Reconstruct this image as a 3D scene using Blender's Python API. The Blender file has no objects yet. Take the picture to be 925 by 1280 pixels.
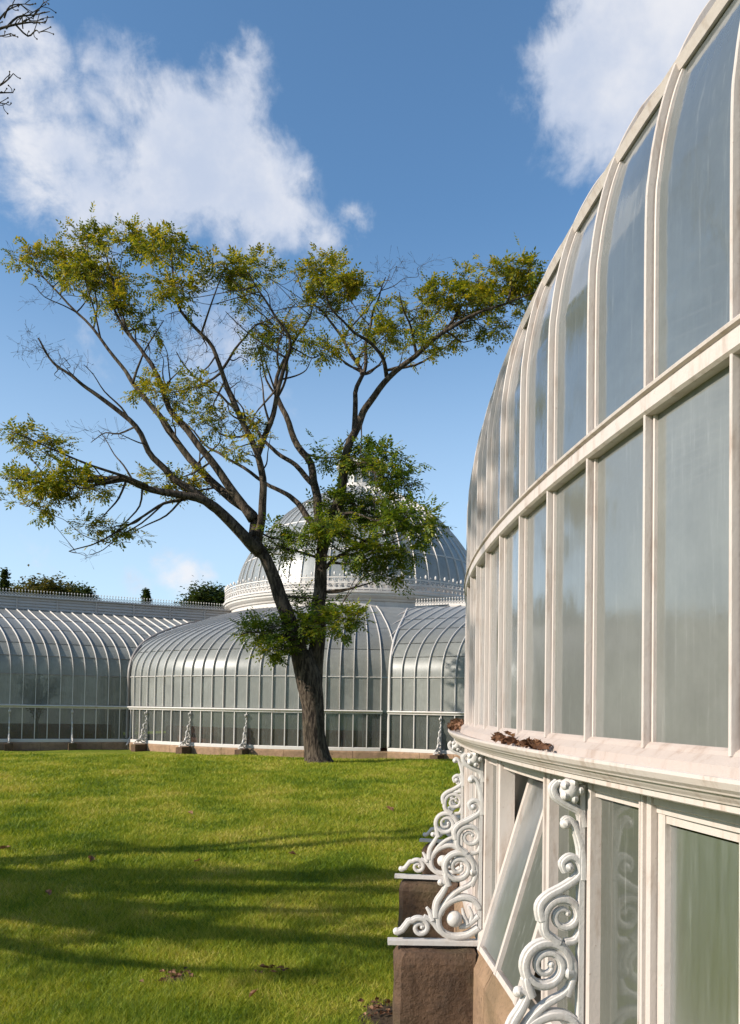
import bpy, bmesh, math, random
import numpy as np
from mathutils import Vector, Matrix, noise as mnoise
R_ = math.radians
rng = random.Random(7)
nrg = np.random.default_rng(7)
SC = bpy.context.scene
COL = SC.collection
H = 1.6                                   # eye height; every height below is world z

# ------------------------------------------------------------------ camera
cd = bpy.data.cameras.new("camera"); cam = bpy.data.objects.new("camera", cd); COL.objects.link(cam)
cd.sensor_fit = 'VERTICAL'; cd.sensor_height = 36.0; cd.sensor_width = 36.0 * 925 / 1280
cd.lens = 36.0 * 1000 / 1280
cd.shift_y = (856.3 - 640) / 1280
cd.clip_start = 0.05; cd.clip_end = 3000
PITCH, ROLL = R_(1.73), R_(0.96)
cam.matrix_world = Matrix.Translation((0, 0, H)) @ Matrix.Rotation(R_(90) + PITCH, 4, 'X') @ Matrix.Rotation(ROLL, 4, 'Z')
SC.camera = cam

def ray(x, y):
    """world direction of a point measured on the photograph (survey only)"""
    u0, v0 = x - 462.5, y - 856.3
    u = u0 * math.cos(ROLL) + v0 * math.sin(ROLL); v = -u0 * math.sin(ROLL) + v0 * math.cos(ROLL)
    return Vector((u, 1000 * math.cos(PITCH) + v * math.sin(PITCH), 1000 * math.sin(PITCH) - v * math.cos(PITCH)))
def at(x, y, depth):
    d = ray(x, y); return Vector((0, 0, H)) + d * (depth / d.y)

# ------------------------------------------------------------------ sun and sky
SUN_AZ, SUN_EL = R_(68), R_(28)          # azimuth from -Y towards -X
SUN = Vector((-math.sin(SUN_AZ) * math.cos(SUN_EL), -math.cos(SUN_AZ) * math.cos(SUN_EL), math.sin(SUN_EL)))
sl = bpy.data.lights.new("sun", 'SUN'); so = bpy.data.objects.new("sun", sl); COL.objects.link(so)
sl.energy = 4.8; sl.angle = R_(0.5); sl.color = (1.0, 0.91, 0.79)
so.rotation_euler = SUN.to_track_quat('Z', 'Y').to_euler(); so.location = SUN * 60
SC.view_settings.view_transform = 'Standard'; SC.view_settings.look = 'None'
SC.view_settings.exposure = 0.6; SC.view_settings.gamma = 1.0; SC.view_settings.use_curve_mapping = False

W = bpy.data.worlds.new("World"); SC.world = W; W.use_nodes = True
class NT:
    def __init__(s, tree): s.t = tree; s.n = tree.nodes; s.l = tree.links
    def new(s, typ, **kw):
        n = s.n.new(typ)
        for k, v in kw.items():
            if k.startswith('i_'):
                key = k[2:]; key = int(key) if key.isdigit() else key
                s.set(n.inputs[key], v)
            else: setattr(n, k, v)
        return n
    def set(s, sock, v):
        if isinstance(v, bpy.types.NodeSocket): s.l.new(v, sock)
        elif isinstance(v, bpy.types.Node): s.l.new(v.outputs[0], sock)
        else: sock.default_value = v
    def math(s, op, a, b=0.0, c=0.0, clamp=False):
        n = s.n.new('ShaderNodeMath'); n.operation = op; n.use_clamp = clamp
        s.set(n.inputs[0], a); s.set(n.inputs[1], b); s.set(n.inputs[2], c); return n.outputs[0]
    def mix(s, f, a, b, blend='MIX'):
        n = s.n.new('ShaderNodeMix'); n.data_type = 'RGBA'; n.blend_type = blend
        s.set(n.inputs[0], f); s.set(n.inputs[6], a); s.set(n.inputs[7], b); return n.outputs[2]
    def noise(s, vec, scale, detail=4, rough=.55, dist=0.0):
        n = s.new('ShaderNodeTexNoise'); s.set(n.inputs['Vector'], vec) if vec is not None else None
        n.inputs['Scale'].default_value = scale; n.inputs['Detail'].default_value = detail
        n.inputs['Roughness'].default_value = rough; n.inputs['Distortion'].default_value = dist
        return n.outputs[0]
    def ramp(s, f, lo, hi, a=0.0, b=1.0, smooth=True):
        n = s.n.new('ShaderNodeMapRange'); n.interpolation_type = 'SMOOTHSTEP' if smooth else 'LINEAR'
        s.set(n.inputs[0], f); n.inputs[1].default_value = lo; n.inputs[2].default_value = hi
        n.inputs[3].default_value = a; n.inputs[4].default_value = b; return n.outputs[0]
def world():
    t = NT(W.node_tree); t.n.clear()
    out = t.new('ShaderNodeOutputWorld'); bg = t.new('ShaderNodeBackground'); t.l.new(bg.outputs[0], out.inputs[0])
    sky = t.new('ShaderNodeTexSky'); sky.sky_type = 'NISHITA'; sky.sun_disc = False
    sky.sun_elevation = SUN_EL; sky.sun_rotation = math.atan2(SUN.x, SUN.y)
    sky.air_density = 1.0; sky.dust_density = 0.6; sky.ozone_density = 1.6
    tc = t.new('ShaderNodeTexCoord'); d = tc.outputs['Generated']
    # project the view direction on a cloud layer so that clouds shrink towards the horizon
    sep = t.new('ShaderNodeSeparateXYZ'); t.l.new(d, sep.inputs[0])
    n1 = t.noise(d, 5.5, 10, .6, .25); n2 = t.noise(d, 21, 8, .62, .3)
    nz = t.math('ADD', t.math('MULTIPLY', n1, .70), t.math('MULTIPLY', n2, .30))
    wob = t.new('ShaderNodeTexNoise'); t.l.new(d, wob.inputs['Vector']); wob.inputs['Scale'].default_value = 6; wob.inputs['Detail'].default_value = 3
    off = t.new('ShaderNodeVectorMath', operation='MULTIPLY_ADD'); t.l.new(wob.outputs[1], off.inputs[0])
    off.inputs[1].default_value = (.10, .10, .10); off.inputs[2].default_value = (-.05, -.05, -.05)
    dw = t.new('ShaderNodeVectorMath', operation='ADD'); t.l.new(d, dw.inputs[0]); t.l.new(off.outputs[0], dw.inputs[1])
    def blob(x, y, r, k):
        v = ray(x, y).normalized()
        n = t.new('ShaderNodeVectorMath', operation='DISTANCE'); t.l.new(dw.outputs[0], n.inputs[0]); n.inputs[1].default_value = v
        return t.ramp(n.outputs['Value'], r * .0009, 0, 0, k)
    cov = None
    for b in CLOUDS:
        q = blob(*b); cov = q if cov is None else t.math('MAXIMUM', cov, q)
    # the same kind of sparse cumulus in the rest of the sky
    far = t.ramp(t.noise(d, 1.7, 2, .5), .5, .72, 0, .75)
    vy = t.ramp(sep.outputs[1], .55, .3)               # not where the photograph shows clear sky
    cov = t.math('MAXIMUM', cov, t.math('MULTIPLY', far, vy))
    dens = t.math('ADD', cov, t.math('MULTIPLY', t.math('SUBTRACT', nz, .5), 2.4))
    dens = t.math('MULTIPLY', t.ramp(dens, .31, .74), t.ramp(cov, .02, .3))
    shade = t.ramp(t.noise(d, 7, 6, .6), .35, .7)
    ccol = t.mix(shade, (3.9, 4.35, 5.3, 1), (5.9, 5.9, 6.1, 1))
    hz = t.ramp(sep.outputs[2], .0, .55, .62, .0)      # thin haze low down
    clear = t.mix(1.0, sky.outputs[0], (.86, 1.14, 1.27, 1), 'MULTIPLY')
    base = t.mix(hz, clear, (4.9, 5.9, 7.0, 1))
    fin = t.mix(t.math('MULTIPLY', dens, .88), base, ccol)
    t.l.new(fin, bg.inputs[0]); bg.inputs[1].default_value = 0.104
CLOUDS = [(40, 170, 190, .85), (150, 130, 150, .85), (215, 190, 200, .95), (300, 210, 150, .95), (30, 100, 150, .8), (300, 100, 100, .7), (130, 220, 180, .85),
          (335, 255, 120, .85), (270, 280, 130, .75), (250, 400, 220, .6), (110, 430, 150, .45), (330, 470, 150, .42), (450, 258, 50, .45), (400, 310, 110, .5),
          (735, 60, 140, .8), (790, 90, 150, .85), (770, 0, 160, .85), (850, 40, 200, .9), (700, 70, 90, .6),
          (235, 722, 90, .75), (195, 740, 70, .6), (60, 690, 160, .3), (560, 700, 120, .25)]
world()

# ------------------------------------------------------------------ helpers
MATS = {}
def mat(name):
    m = bpy.data.materials.new(name); m.use_nodes = True; t = NT(m.node_tree); t.n.clear()
    out = t.new('ShaderNodeOutputMaterial'); MATS[name] = m; return m, t, out
class MB:
    def __init__(s): s.v = []; s.f = []; s.m = []
    def add(s, vs, fs, mi=0):
        o = len(s.v); s.v.extend([tuple(p) for p in vs]); s.f.extend([tuple(o + i for i in f) for f in fs]); s.m.extend([mi] * len(fs))
    def box(s, c, sx, sy, sz, M=None, mi=0):
        vs = [Vector((x * sx / 2, y * sy / 2, z * sz / 2)) for x in (-1, 1) for y in (-1, 1) for z in (-1, 1)]
        if M is not None: vs = [M @ v for v in vs]
        vs = [v + Vector(c) for v in vs]
        s.add(vs, [(0, 1, 3, 2), (4, 6, 7, 5), (0, 4, 5, 1), (2, 3, 7, 6), (0, 2, 6, 4), (1, 5, 7, 3)], mi)
    def sweep(s, rings, closed=True, caps=True, mi=0):
        n = len(rings[0]); o = len(s.v); k0 = len(s.f)
        for r in rings: s.v.extend([tuple(p) for p in r])
        for i in range(len(rings) - 1):
            for j in range(n if closed else n - 1):
                a, b = o + i * n + j, o + i * n + (j + 1) % n
                s.f.append((a, b, b + n, a + n))
        if caps and closed:
            s.f.append(tuple(o + j for j in range(n))[::-1]); s.f.append(tuple(o + (len(rings) - 1) * n + j for j in range(n)))
        s.m.extend([mi] * (len(s.f) - k0))
    def tube(s, pts, rad, sides=6, flat=1.0, axis=None, caps=True, mi=0):
        pts = [Vector(p) for p in pts]; n = len(pts); rings = []
        prev = None
        for i, p in enumerate(pts):
            d = (pts[min(i + 1, n - 1)] - pts[max(i - 1, 0)])
            if d.length < 1e-9: d = Vector((0, 0, 1))
            d.normalize()
            if axis is not None:
                a = Vector(axis); b = d.cross(a).normalized()
            else:
                if prev is None: prev = d.orthogonal()
                a = (prev - d * prev.dot(d)); a = a.normalized() if a.length > 1e-6 else d.orthogonal().normalized(); prev = a; b = d.cross(a)
            r = rad[i] if isinstance(rad, (list, tuple)) else rad
            rings.append([p + a * (r * flat * math.cos(2 * math.pi * k / sides)) + b * (r * math.sin(2 * math.pi * k / sides)) for k in range(sides)])
        s.sweep(rings, True, caps, mi)
    def ball(s, c, r, seg=10, ring=7, sq=(1, 1, 1), mi=0):
        c = Vector(c); rings = []
        for i in range(ring + 1):
            a = math.pi * i / ring; rr = max(math.sin(a), 1e-3)
            rings.append([c + Vector((rr * math.cos(2 * math.pi * k / seg) * r * sq[0], rr * math.sin(2 * math.pi * k / seg) * r * sq[1], math.cos(a) * r * sq[2])) for k in range(seg)])
        s.sweep(rings, True, True, mi)
    def mesh(s, name, smooth=False, fix=True):
        me = bpy.data.meshes.new(name); me.from_pydata(s.v, [], s.f); me.update()
        if fix:
            bm = bmesh.new(); bm.from_mesh(me); bmesh.ops.recalc_face_normals(bm, faces=bm.faces); bm.to_mesh(me); bm.free()
        if any(s.m): me.polygons.foreach_set('material_index', s.m)
        if smooth: me.polygons.foreach_set('use_smooth', [True] * len(me.polygons))
        return me
def link(name, me, m, parent=None, loc=None, rotz=None, smooth=None):
    if isinstance(me, MB): me = me.mesh(name, bool(smooth))
    if m is not None and len(me.materials) == 0:
        for x in (m if isinstance(m, (list, tuple)) else [m]): me.materials.append(x)
    o = bpy.data.objects.new(name, me); COL.objects.link(o)
    if parent is not None: o.parent = parent
    if loc is not None: o.location = loc
    if rotz is not None: o.rotation_euler = (0, 0, rotz)
    return o
def thing(name, label, cat, loc=(0, 0, 0), group=None):
    o = bpy.data.objects.new(name, None); COL.objects.link(o); o.location = loc; o.empty_display_size = .3
    o['label'] = label; o['category'] = cat
    if group: o['group'] = group
    return o
def tag(o, label, cat, group=None):
    o['label'] = label; o['category'] = cat
    if group: o['group'] = group
    return o
def smooth_pts(P, n=5):
    """Catmull-Rom through P"""
    P = [Vector(p) for p in P]; out = []
    for i in range(len(P) - 1):
        a, b, c, d = P[max(i - 1, 0)], P[i], P[i + 1], P[min(i + 2, len(P) - 1)]
        for k in range(n):
            u = k / n
            out.append(.5 * ((2 * b) + (c - a) * u + (2 * a - 5 * b + 4 * c - d) * u * u + (3 * b - a - 3 * c + d) * u ** 3))
    out.append(P[-1]); return out
def lerp_list(v, n): return [float(np.interp(i / (n - 1), np.linspace(0, 1, len(v)), v)) for i in range(n)]
def fast_mesh(name, V, F):
    """V (n,3) array, F (m,k) array of equal polygons"""
    me = bpy.data.meshes.new(name); m, k = F.shape
    me.vertices.add(len(V)); me.vertices.foreach_set('co', np.ascontiguousarray(V, dtype=np.float32).ravel())
    me.loops.add(m * k); me.loops.foreach_set('vertex_index', np.ascontiguousarray(F, dtype=np.int32).ravel())
    me.polygons.add(m); me.polygons.foreach_set('loop_start', np.arange(0, m * k, k, dtype=np.int32))
    me.update(calc_edges=True); return me

# ------------------------------------------------------------------ materials
def m_paint(name, base=(.8, .765, .735), dirt=.35, dcol=(.34, .25, .19), scale=1.0, rough=.45, bump=.25):
    m, t, out = mat(name); b = t.new('ShaderNodeBsdfPrincipled'); t.l.new(b.outputs[0], out.inputs[0])
    g = t.new('ShaderNodeNewGeometry'); p = g.outputs['Position']
    st = t.new('ShaderNodeMapping'); t.l.new(p, st.inputs[0]); st.inputs['Scale'].default_value = (9 * scale, 9 * scale, 2.0 * scale)
    n1 = t.noise(st.outputs[0], 2.2, 7, .62); n2 = t.noise(p, 38 * scale, 5, .65); n3 = t.noise(p, 3.1 * scale, 4)
    f = t.math('MULTIPLY', t.ramp(n1, .48, .74), t.ramp(n3, .3, .7, .35, 1)); f = t.math('MULTIPLY', f, dirt)
    spots = t.math('MULTIPLY', t.ramp(n2, .66, .74), dirt * .9)
    grime = t.math('ADD', f, spots, clamp=True)  # noise-based dirt streaks plus dirt spots
    c = t.mix(t.ramp(n3, .3, .7), (*[x * .97 for x in base], 1), (base[0], base[1] * .97, base[2] * .95, 1))
    c = t.mix(grime, c, (*dcol, 1)); t.l.new(c, b.inputs['Base Color'])
    b.inputs['Roughness'].default_value = rough; b.inputs['Specular IOR Level'].default_value = .35
    bp = t.new('ShaderNodeBump'); bp.inputs['Strength'].default_value = bump; bp.inputs['Distance'].default_value = .004
    t.l.new(t.math('ADD', t.noise(p, 60 * scale, 4, .6), t.math('MULTIPLY', n2, .5)), bp.inputs['Height']); t.l.new(bp.outputs[0], b.inputs['Normal'])
    return m
PAINT = m_paint('white_paint', base=(.49, .435, .40), dirt=.75, dcol=(.27, .19, .14), scale=1.3)
PAINT_FAR = m_paint('far_white_paint', base=(.54, .515, .49), dirt=.4, scale=.5)
PAINT_GREY = m_paint('grey_ridge_paint', base=(.38, .36, .35), dirt=.4, scale=.4)
IRON = m_paint('cast_iron_white', base=(.54, .515, .495), dirt=.45, scale=1.5, rough=.4, bump=.35)
SILL = m_paint('weathered_sill', base=(.38, .32, .285), dirt=.8, dcol=(.24, .17, .13), scale=.9, rough=.6, bump=.5)
LEAD = m_paint('valley_lead', base=(.22, .20, .19), dirt=.4, scale=.6)

def m_glass(name, film=.62, tint=(.36, .39, .385), rough=.06, wave=.35, ws=7.0, thru=(.75, .8, .78), streak=1.0, spec=1.0):
    m, t, out = mat(name); g = t.new('ShaderNodeNewGeometry'); p = g.outputs['Position']
    oi = t.new('ShaderNodeObjectInfo'); rnd = oi.outputs['Random']
    mp = t.new('ShaderNodeMapping'); t.l.new(p, mp.inputs[0]); mp.inputs['Scale'].default_value = (26, 26, 2.2)
    st = t.noise(mp.outputs[0], 1.5, 6, .65); cl = t.noise(p, 2.6, 5, .6); fine = t.noise(p, 55, 4, .65)
    ff = t.math('ADD', film, t.math('MULTIPLY', t.math('SUBTRACT', st, .5), .42 * streak)); ff = t.math('ADD', ff, t.math('MULTIPLY', t.math('SUBTRACT', cl, .5), .5 * streak))
    ff = t.math('ADD', ff, t.math('MULTIPLY', t.math('SUBTRACT', rnd, .5), .12), clamp=True)
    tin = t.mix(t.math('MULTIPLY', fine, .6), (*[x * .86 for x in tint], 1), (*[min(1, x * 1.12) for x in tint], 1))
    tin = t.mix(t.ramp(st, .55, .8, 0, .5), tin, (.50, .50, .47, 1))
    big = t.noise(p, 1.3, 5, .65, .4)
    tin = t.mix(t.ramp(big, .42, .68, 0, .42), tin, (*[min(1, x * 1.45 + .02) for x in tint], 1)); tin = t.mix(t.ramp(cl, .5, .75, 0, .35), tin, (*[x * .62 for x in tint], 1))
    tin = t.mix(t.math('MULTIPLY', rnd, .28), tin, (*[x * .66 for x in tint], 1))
    df = t.new('ShaderNodeBsdfDiffuse'); t.set(df.inputs[0], tin); tl = t.new('ShaderNodeBsdfTranslucent'); t.set(tl.inputs[0], tin)
    fm = t.new('ShaderNodeMixShader'); fm.inputs[0].default_value = .45; t.l.new(df.outputs[0], fm.inputs[1]); t.l.new(tl.outputs[0], fm.inputs[2])
    tr = t.new('ShaderNodeBsdfTransparent'); tr.inputs[0].default_value = (*thru, 1)
    mx = t.new('ShaderNodeMixShader'); t.set(mx.inputs[0], ff); t.l.new(tr.outputs[0], mx.inputs[1]); t.l.new(fm.outputs[0], mx.inputs[2])
    gl = t.new('ShaderNodeBsdfGlossy'); gl.inputs[0].default_value = (.95, .97, 1, 1)
    t.set(gl.inputs['Roughness'], t.math('ADD', rough, t.math('MULTIPLY', st, rough * .9)))
    bp = t.new('ShaderNodeBump'); bp.inputs['Strength'].default_value = wave; bp.inputs['Distance'].default_value = .01
    mw = t.new('ShaderNodeMapping'); t.l.new(p, mw.inputs[0]); mw.inputs['Scale'].default_value = (1, 1, .6)
    pr = t.new('ShaderNodeVectorMath', operation='ADD'); t.l.new(mw.outputs[0], pr.inputs[0])
    cmb = t.new('ShaderNodeCombineXYZ'); t.set(cmb.inputs[0], t.math('MULTIPLY', rnd, 40)); t.l.new(cmb.outputs[0], pr.inputs[1])
    t.l.new(t.math('ADD', t.noise(pr.outputs[0], ws, 2, .5), t.math('MULTIPLY', t.noise(p, ws * 9, 2, .5), .06)), bp.inputs['Height'])
    t.l.new(bp.outputs[0], gl.inputs['Normal'])
    fr = t.new('ShaderNodeFresnel'); fr.inputs[0].default_value = 1.5; t.l.new(bp.outputs[0], fr.inputs['Normal'])
    fz = t.math('MULTIPLY', fr.outputs[0], 1.6 * spec, clamp=True)
    fin = t.new('ShaderNodeMixShader'); t.set(fin.inputs[0], fz); t.l.new(mx.outputs[0], fin.inputs[1]); t.l.new(gl.outputs[0], fin.inputs[2])
    t.l.new(fin.outputs[0], out.inputs[0]); return m
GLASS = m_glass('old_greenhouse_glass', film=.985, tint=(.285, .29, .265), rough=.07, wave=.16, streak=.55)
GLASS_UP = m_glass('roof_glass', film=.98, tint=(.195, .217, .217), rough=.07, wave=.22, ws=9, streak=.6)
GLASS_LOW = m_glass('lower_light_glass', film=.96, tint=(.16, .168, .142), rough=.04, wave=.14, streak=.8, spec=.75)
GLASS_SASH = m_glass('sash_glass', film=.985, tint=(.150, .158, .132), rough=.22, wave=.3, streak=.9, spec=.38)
GLASS_FAR = m_glass('far_glass', film=.88, tint=(.36, .365, .335), spec=.55, rough=.25, wave=.25, ws=3)
GLASS_WING = m_glass('wing_glass', film=.60, tint=(.34, .35, .315), spec=.45, rough=.2, wave=.25, ws=3)
GLASS_FARL = m_glass('far_lower_glass', film=.5, tint=(.20, .205, .19), spec=.6, rough=.08, wave=.2, ws=3)
GLASS_ROOF = m_glass('far_roof_glass', film=.95, tint=(.28, .283, .26), spec=.5, rough=.34, wave=.3, ws=3)
GLASS_DOME = m_glass('dome_glass', film=.88, tint=(.40, .415, .405), spec=.7, rough=.2, wave=.2, ws=2)

def m_stone(name, a=(.30, .20, .14), b_=(.16, .11, .08), moss=.3, scale=1.0, dark=(.05, .04, .03)):
    m, t, out = mat(name); b = t.new('ShaderNodeBsdfPrincipled'); t.l.new(b.outputs[0], out.inputs[0])
    g = t.new('ShaderNodeNewGeometry'); p = g.outputs['Position']; oi = t.new('ShaderNodeObjectInfo')
    n1 = t.noise(p, 6 * scale, 8, .65); n2 = t.noise(p, 45 * scale, 5, .7); n3 = t.noise(p, 2.5 * scale, 4, .5)
    c = t.mix(t.ramp(n1, .35, .68), (*a, 1), (*b_, 1)); c = t.mix(t.math('MULTIPLY', t.ramp(n2, .5, .72), .55), c, (*dark, 1))
    c = t.mix(t.math('MULTIPLY', t.ramp(n3, .45, .7), moss), c, (.09, .085, .03, 1))
    c = t.mix(t.math('MULTIPLY', oi.outputs['Random'], .3), c, (*[x * .7 for x in a], 1))
    t.l.new(c, b.inputs['Base Color']); b.inputs['Roughness'].default_value = .9; b.inputs['Specular IOR Level'].default_value = .2
    bp = t.new('ShaderNodeBump'); bp.inputs['Strength'].default_value = .9; bp.inputs['Distance'].default_value = .02
    t.l.new(t.math('ADD', n2, t.math('MULTIPLY', n1, 1.5)), bp.inputs['Height']); t.l.new(bp.outputs[0], b.inputs['Normal']); return m
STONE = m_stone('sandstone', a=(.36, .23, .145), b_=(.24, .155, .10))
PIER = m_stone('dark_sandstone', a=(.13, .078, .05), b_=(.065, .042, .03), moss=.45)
BRICK = m_stone('inner_brick', a=(.30, .12, .08), b_=(.22, .10, .07), moss=.1)

def m_grass_ground():
    m, t, out = mat('lawn'); b = t.new('ShaderNodeBsdfPrincipled'); t.l.new(b.outputs[0], out.inputs[0])
    g = t.new('ShaderNodeNewGeometry'); p = g.outputs['Position']
    n1 = t.noise(p, .55, 5, .6); n2 = t.noise(p, 5, 6, .65); n3 = t.noise(p, 40, 5, .7)
    c = t.mix(t.ramp(n1, .35, .65), (.14, .185, .014, 1), (.24, .25, .03, 1)); c = t.mix(t.ramp(n2, .35, .7, 0, .6), c, (.09, .13, .012, 1))
    c = t.mix(t.ramp(n3, .5, .75, 0, .6), c, (.045, .065, .012, 1))
    c = t.mix(t.math('MULTIPLY', t.ramp(n2, .66, .78), t.ramp(n1, .45, .6)), c, (.10, .07, .03, 1))
    t.l.new(c, b.inputs['Base Color']); b.inputs['Roughness'].default_value = .95; b.inputs['Specular IOR Level'].default_value = .1
    bp = t.new('ShaderNodeBump'); bp.inputs['Strength'].default_value = .8; bp.inputs['Distance'].default_value = .05
    t.l.new(n3, bp.inputs['Height']); t.l.new(bp.outputs[0], b.inputs['Normal']); return m
LAWN = m_grass_ground()
def m_leaf(name, cols, sc=1.3, trans=.45, rough=.5, patch=.5):
    m, t, out = mat(name); g = t.new('ShaderNodeNewGeometry'); p = g.outputs['Position']
    n1 = t.noise(p, sc, 4, .6); rnd = g.outputs['Random Per Island']
    f = t.math('ADD', t.math('MULTIPLY', t.math('SUBTRACT', n1, .5), 2.6 * patch), t.math('MULTIPLY', t.math('SUBTRACT', rnd, .5), .75)); f = t.math('ADD', f, .5, clamp=True)
    r = t.new('ShaderNodeValToRGB'); t.l.new(f, r.inputs[0]); cr = r.color_ramp
    while len(cr.elements) < len(cols): cr.elements.new(.5)
    for i, (pos, c) in enumerate(cols): cr.elements[i].position = pos; cr.elements[i].color = (*c, 1)
    b = t.new('ShaderNodeBsdfPrincipled'); t.l.new(r.outputs[0], b.inputs['Base Color']); b.inputs['Roughness'].default_value = rough; b.inputs['Specular IOR Level'].default_value = .25
    tl = t.new('ShaderNodeBsdfTranslucent'); tc = t.mix(1.0, r.outputs[0], (1.25, 1.15, .6, 1), 'MULTIPLY'); t.set(tl.inputs[0], tc)
    mx = t.new('ShaderNodeMixShader'); mx.inputs[0].default_value = trans; t.l.new(b.outputs[0], mx.inputs[1]); t.l.new(tl.outputs[0], mx.inputs[2])
    t.l.new(mx.outputs[0], out.inputs[0]); return m
LEAF = m_leaf('tree_leaf', [(0, (.045, .085, .010)), (.4, (.155, .18, .014)), (.75, (.31, .27, .02)), (1, (.40, .28, .022))])
LEAF_G = m_leaf('green_tree_leaf', [(0, (.045, .09, .012)), (.5, (.11, .165, .016)), (.85, (.22, .23, .02)), (1, (.30, .24, .02))])
LEAF_D = m_leaf('dark_leaf', [(0, (.018, .035, .012)), (.5, (.035, .055, .015)), (1, (.07, .08, .02))])
LEAF_O = m_leaf('olive_leaf', [(0, (.04, .05, .018)), (.5, (.08, .08, .022)), (1, (.14, .11, .03))])
GRASS = m_leaf('grass_blade', [(0, (.075, .135, .007)), (.4, (.21, .27, .016)), (.75, (.36, .36, .035)), (1, (.46, .39, .10))], sc=1.1, trans=.38, rough=.55, patch=.9)
DEAD = m_leaf('dead_leaf', [(0, (.05, .022, .012)), (.5, (.16, .075, .04)), (1, (.30, .17, .10))], sc=20, trans=.2, rough=.7)
def m_bark():
    m, t, out = mat('bark'); b = t.new('ShaderNodeBsdfPrincipled'); t.l.new(b.outputs[0], out.inputs[0])
    g = t.new('ShaderNodeNewGeometry'); mp = t.new('ShaderNodeMapping'); t.l.new(g.outputs['Position'], mp.inputs[0]); mp.inputs['Scale'].default_value = (9, 9, 2.2)
    n1 = t.noise(mp.outputs[0], 1.6, 7, .68, .6); n2 = t.noise(g.outputs['Position'], 1.8, 4)
    c = t.mix(t.ramp(n1, .38, .66), (.018, .013, .010, 1), (.125, .095, .07, 1)); c = t.mix(t.ramp(n2, .45, .75, 0, .45), c, (.06, .055, .03, 1))
    t.l.new(c, b.inputs['Base Color']); b.inputs['Roughness'].default_value = .9; b.inputs['Specular IOR Level'].default_value = .15
    bp = t.new('ShaderNodeBump'); bp.inputs['Strength'].default_value = 1; bp.inputs['Distance'].default_value = .05; t.l.new(n1, bp.inputs['Height']); t.l.new(bp.outputs[0], b.inputs['Normal']); return m
BARK = m_bark()
SOIL = m_stone('bare_soil', a=(.075, .05, .03), b_=(.045, .03, .02), moss=.2)

# ------------------------------------------------------------------ the lawn
CX, CY, RN = 13.03, 4.0, 12.47            # near glasshouse: axis and radius of its wall
FX, FY, RF = -0.45, 31.0, 9.5             # far glasshouse: axis and radius of its aisle
def sstep(a, b, x):
    u = np.clip((x - a) / (b - a), 0, 1); return u * u * (3 - 2 * u)
def ground(x, y):
    x = np.asarray(x, float); y = np.asarray(y, float)
    d = np.hypot(x, y)
    z = H - 1.60 + .42 * sstep(3.0, 16.5, y) - .17 * sstep(18.3, 21.2, y)
    z = z + .025 * np.sin(x * .9 + 1.3 * np.sin(y * .6)) * sstep(2, 6, d) * (1 - sstep(18, 30, d)) + .012 * np.sin(x * 2.3 + y * 1.7)
    return z
def build_ground():
    xs = np.unique(np.concatenate([np.arange(-14, 6, .25), np.linspace(-900, -14, 26), np.linspace(6, 900, 26)]))
    ys = np.unique(np.concatenate([np.arange(0, 24, .25), np.linspace(-900, 0, 26), np.linspace(24, 2200, 40)]))
    X, Y = np.meshgrid(xs, ys); V = np.stack([X, Y, ground(X, Y)], -1).reshape(-1, 3)
    n = len(xs); i, j = np.meshgrid(np.arange(len(xs) - 1), np.arange(len(ys) - 1)); a = (j * n + i).ravel()
    o = link('lawn', fast_mesh('lawn', V, np.stack([a, a + 1, a + n + 1, a + n], 1)), LAWN)
    o['kind'] = 'structure'; o.data.polygons.foreach_set('use_smooth', [True] * len(o.data.polygons))
build_ground()

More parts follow.
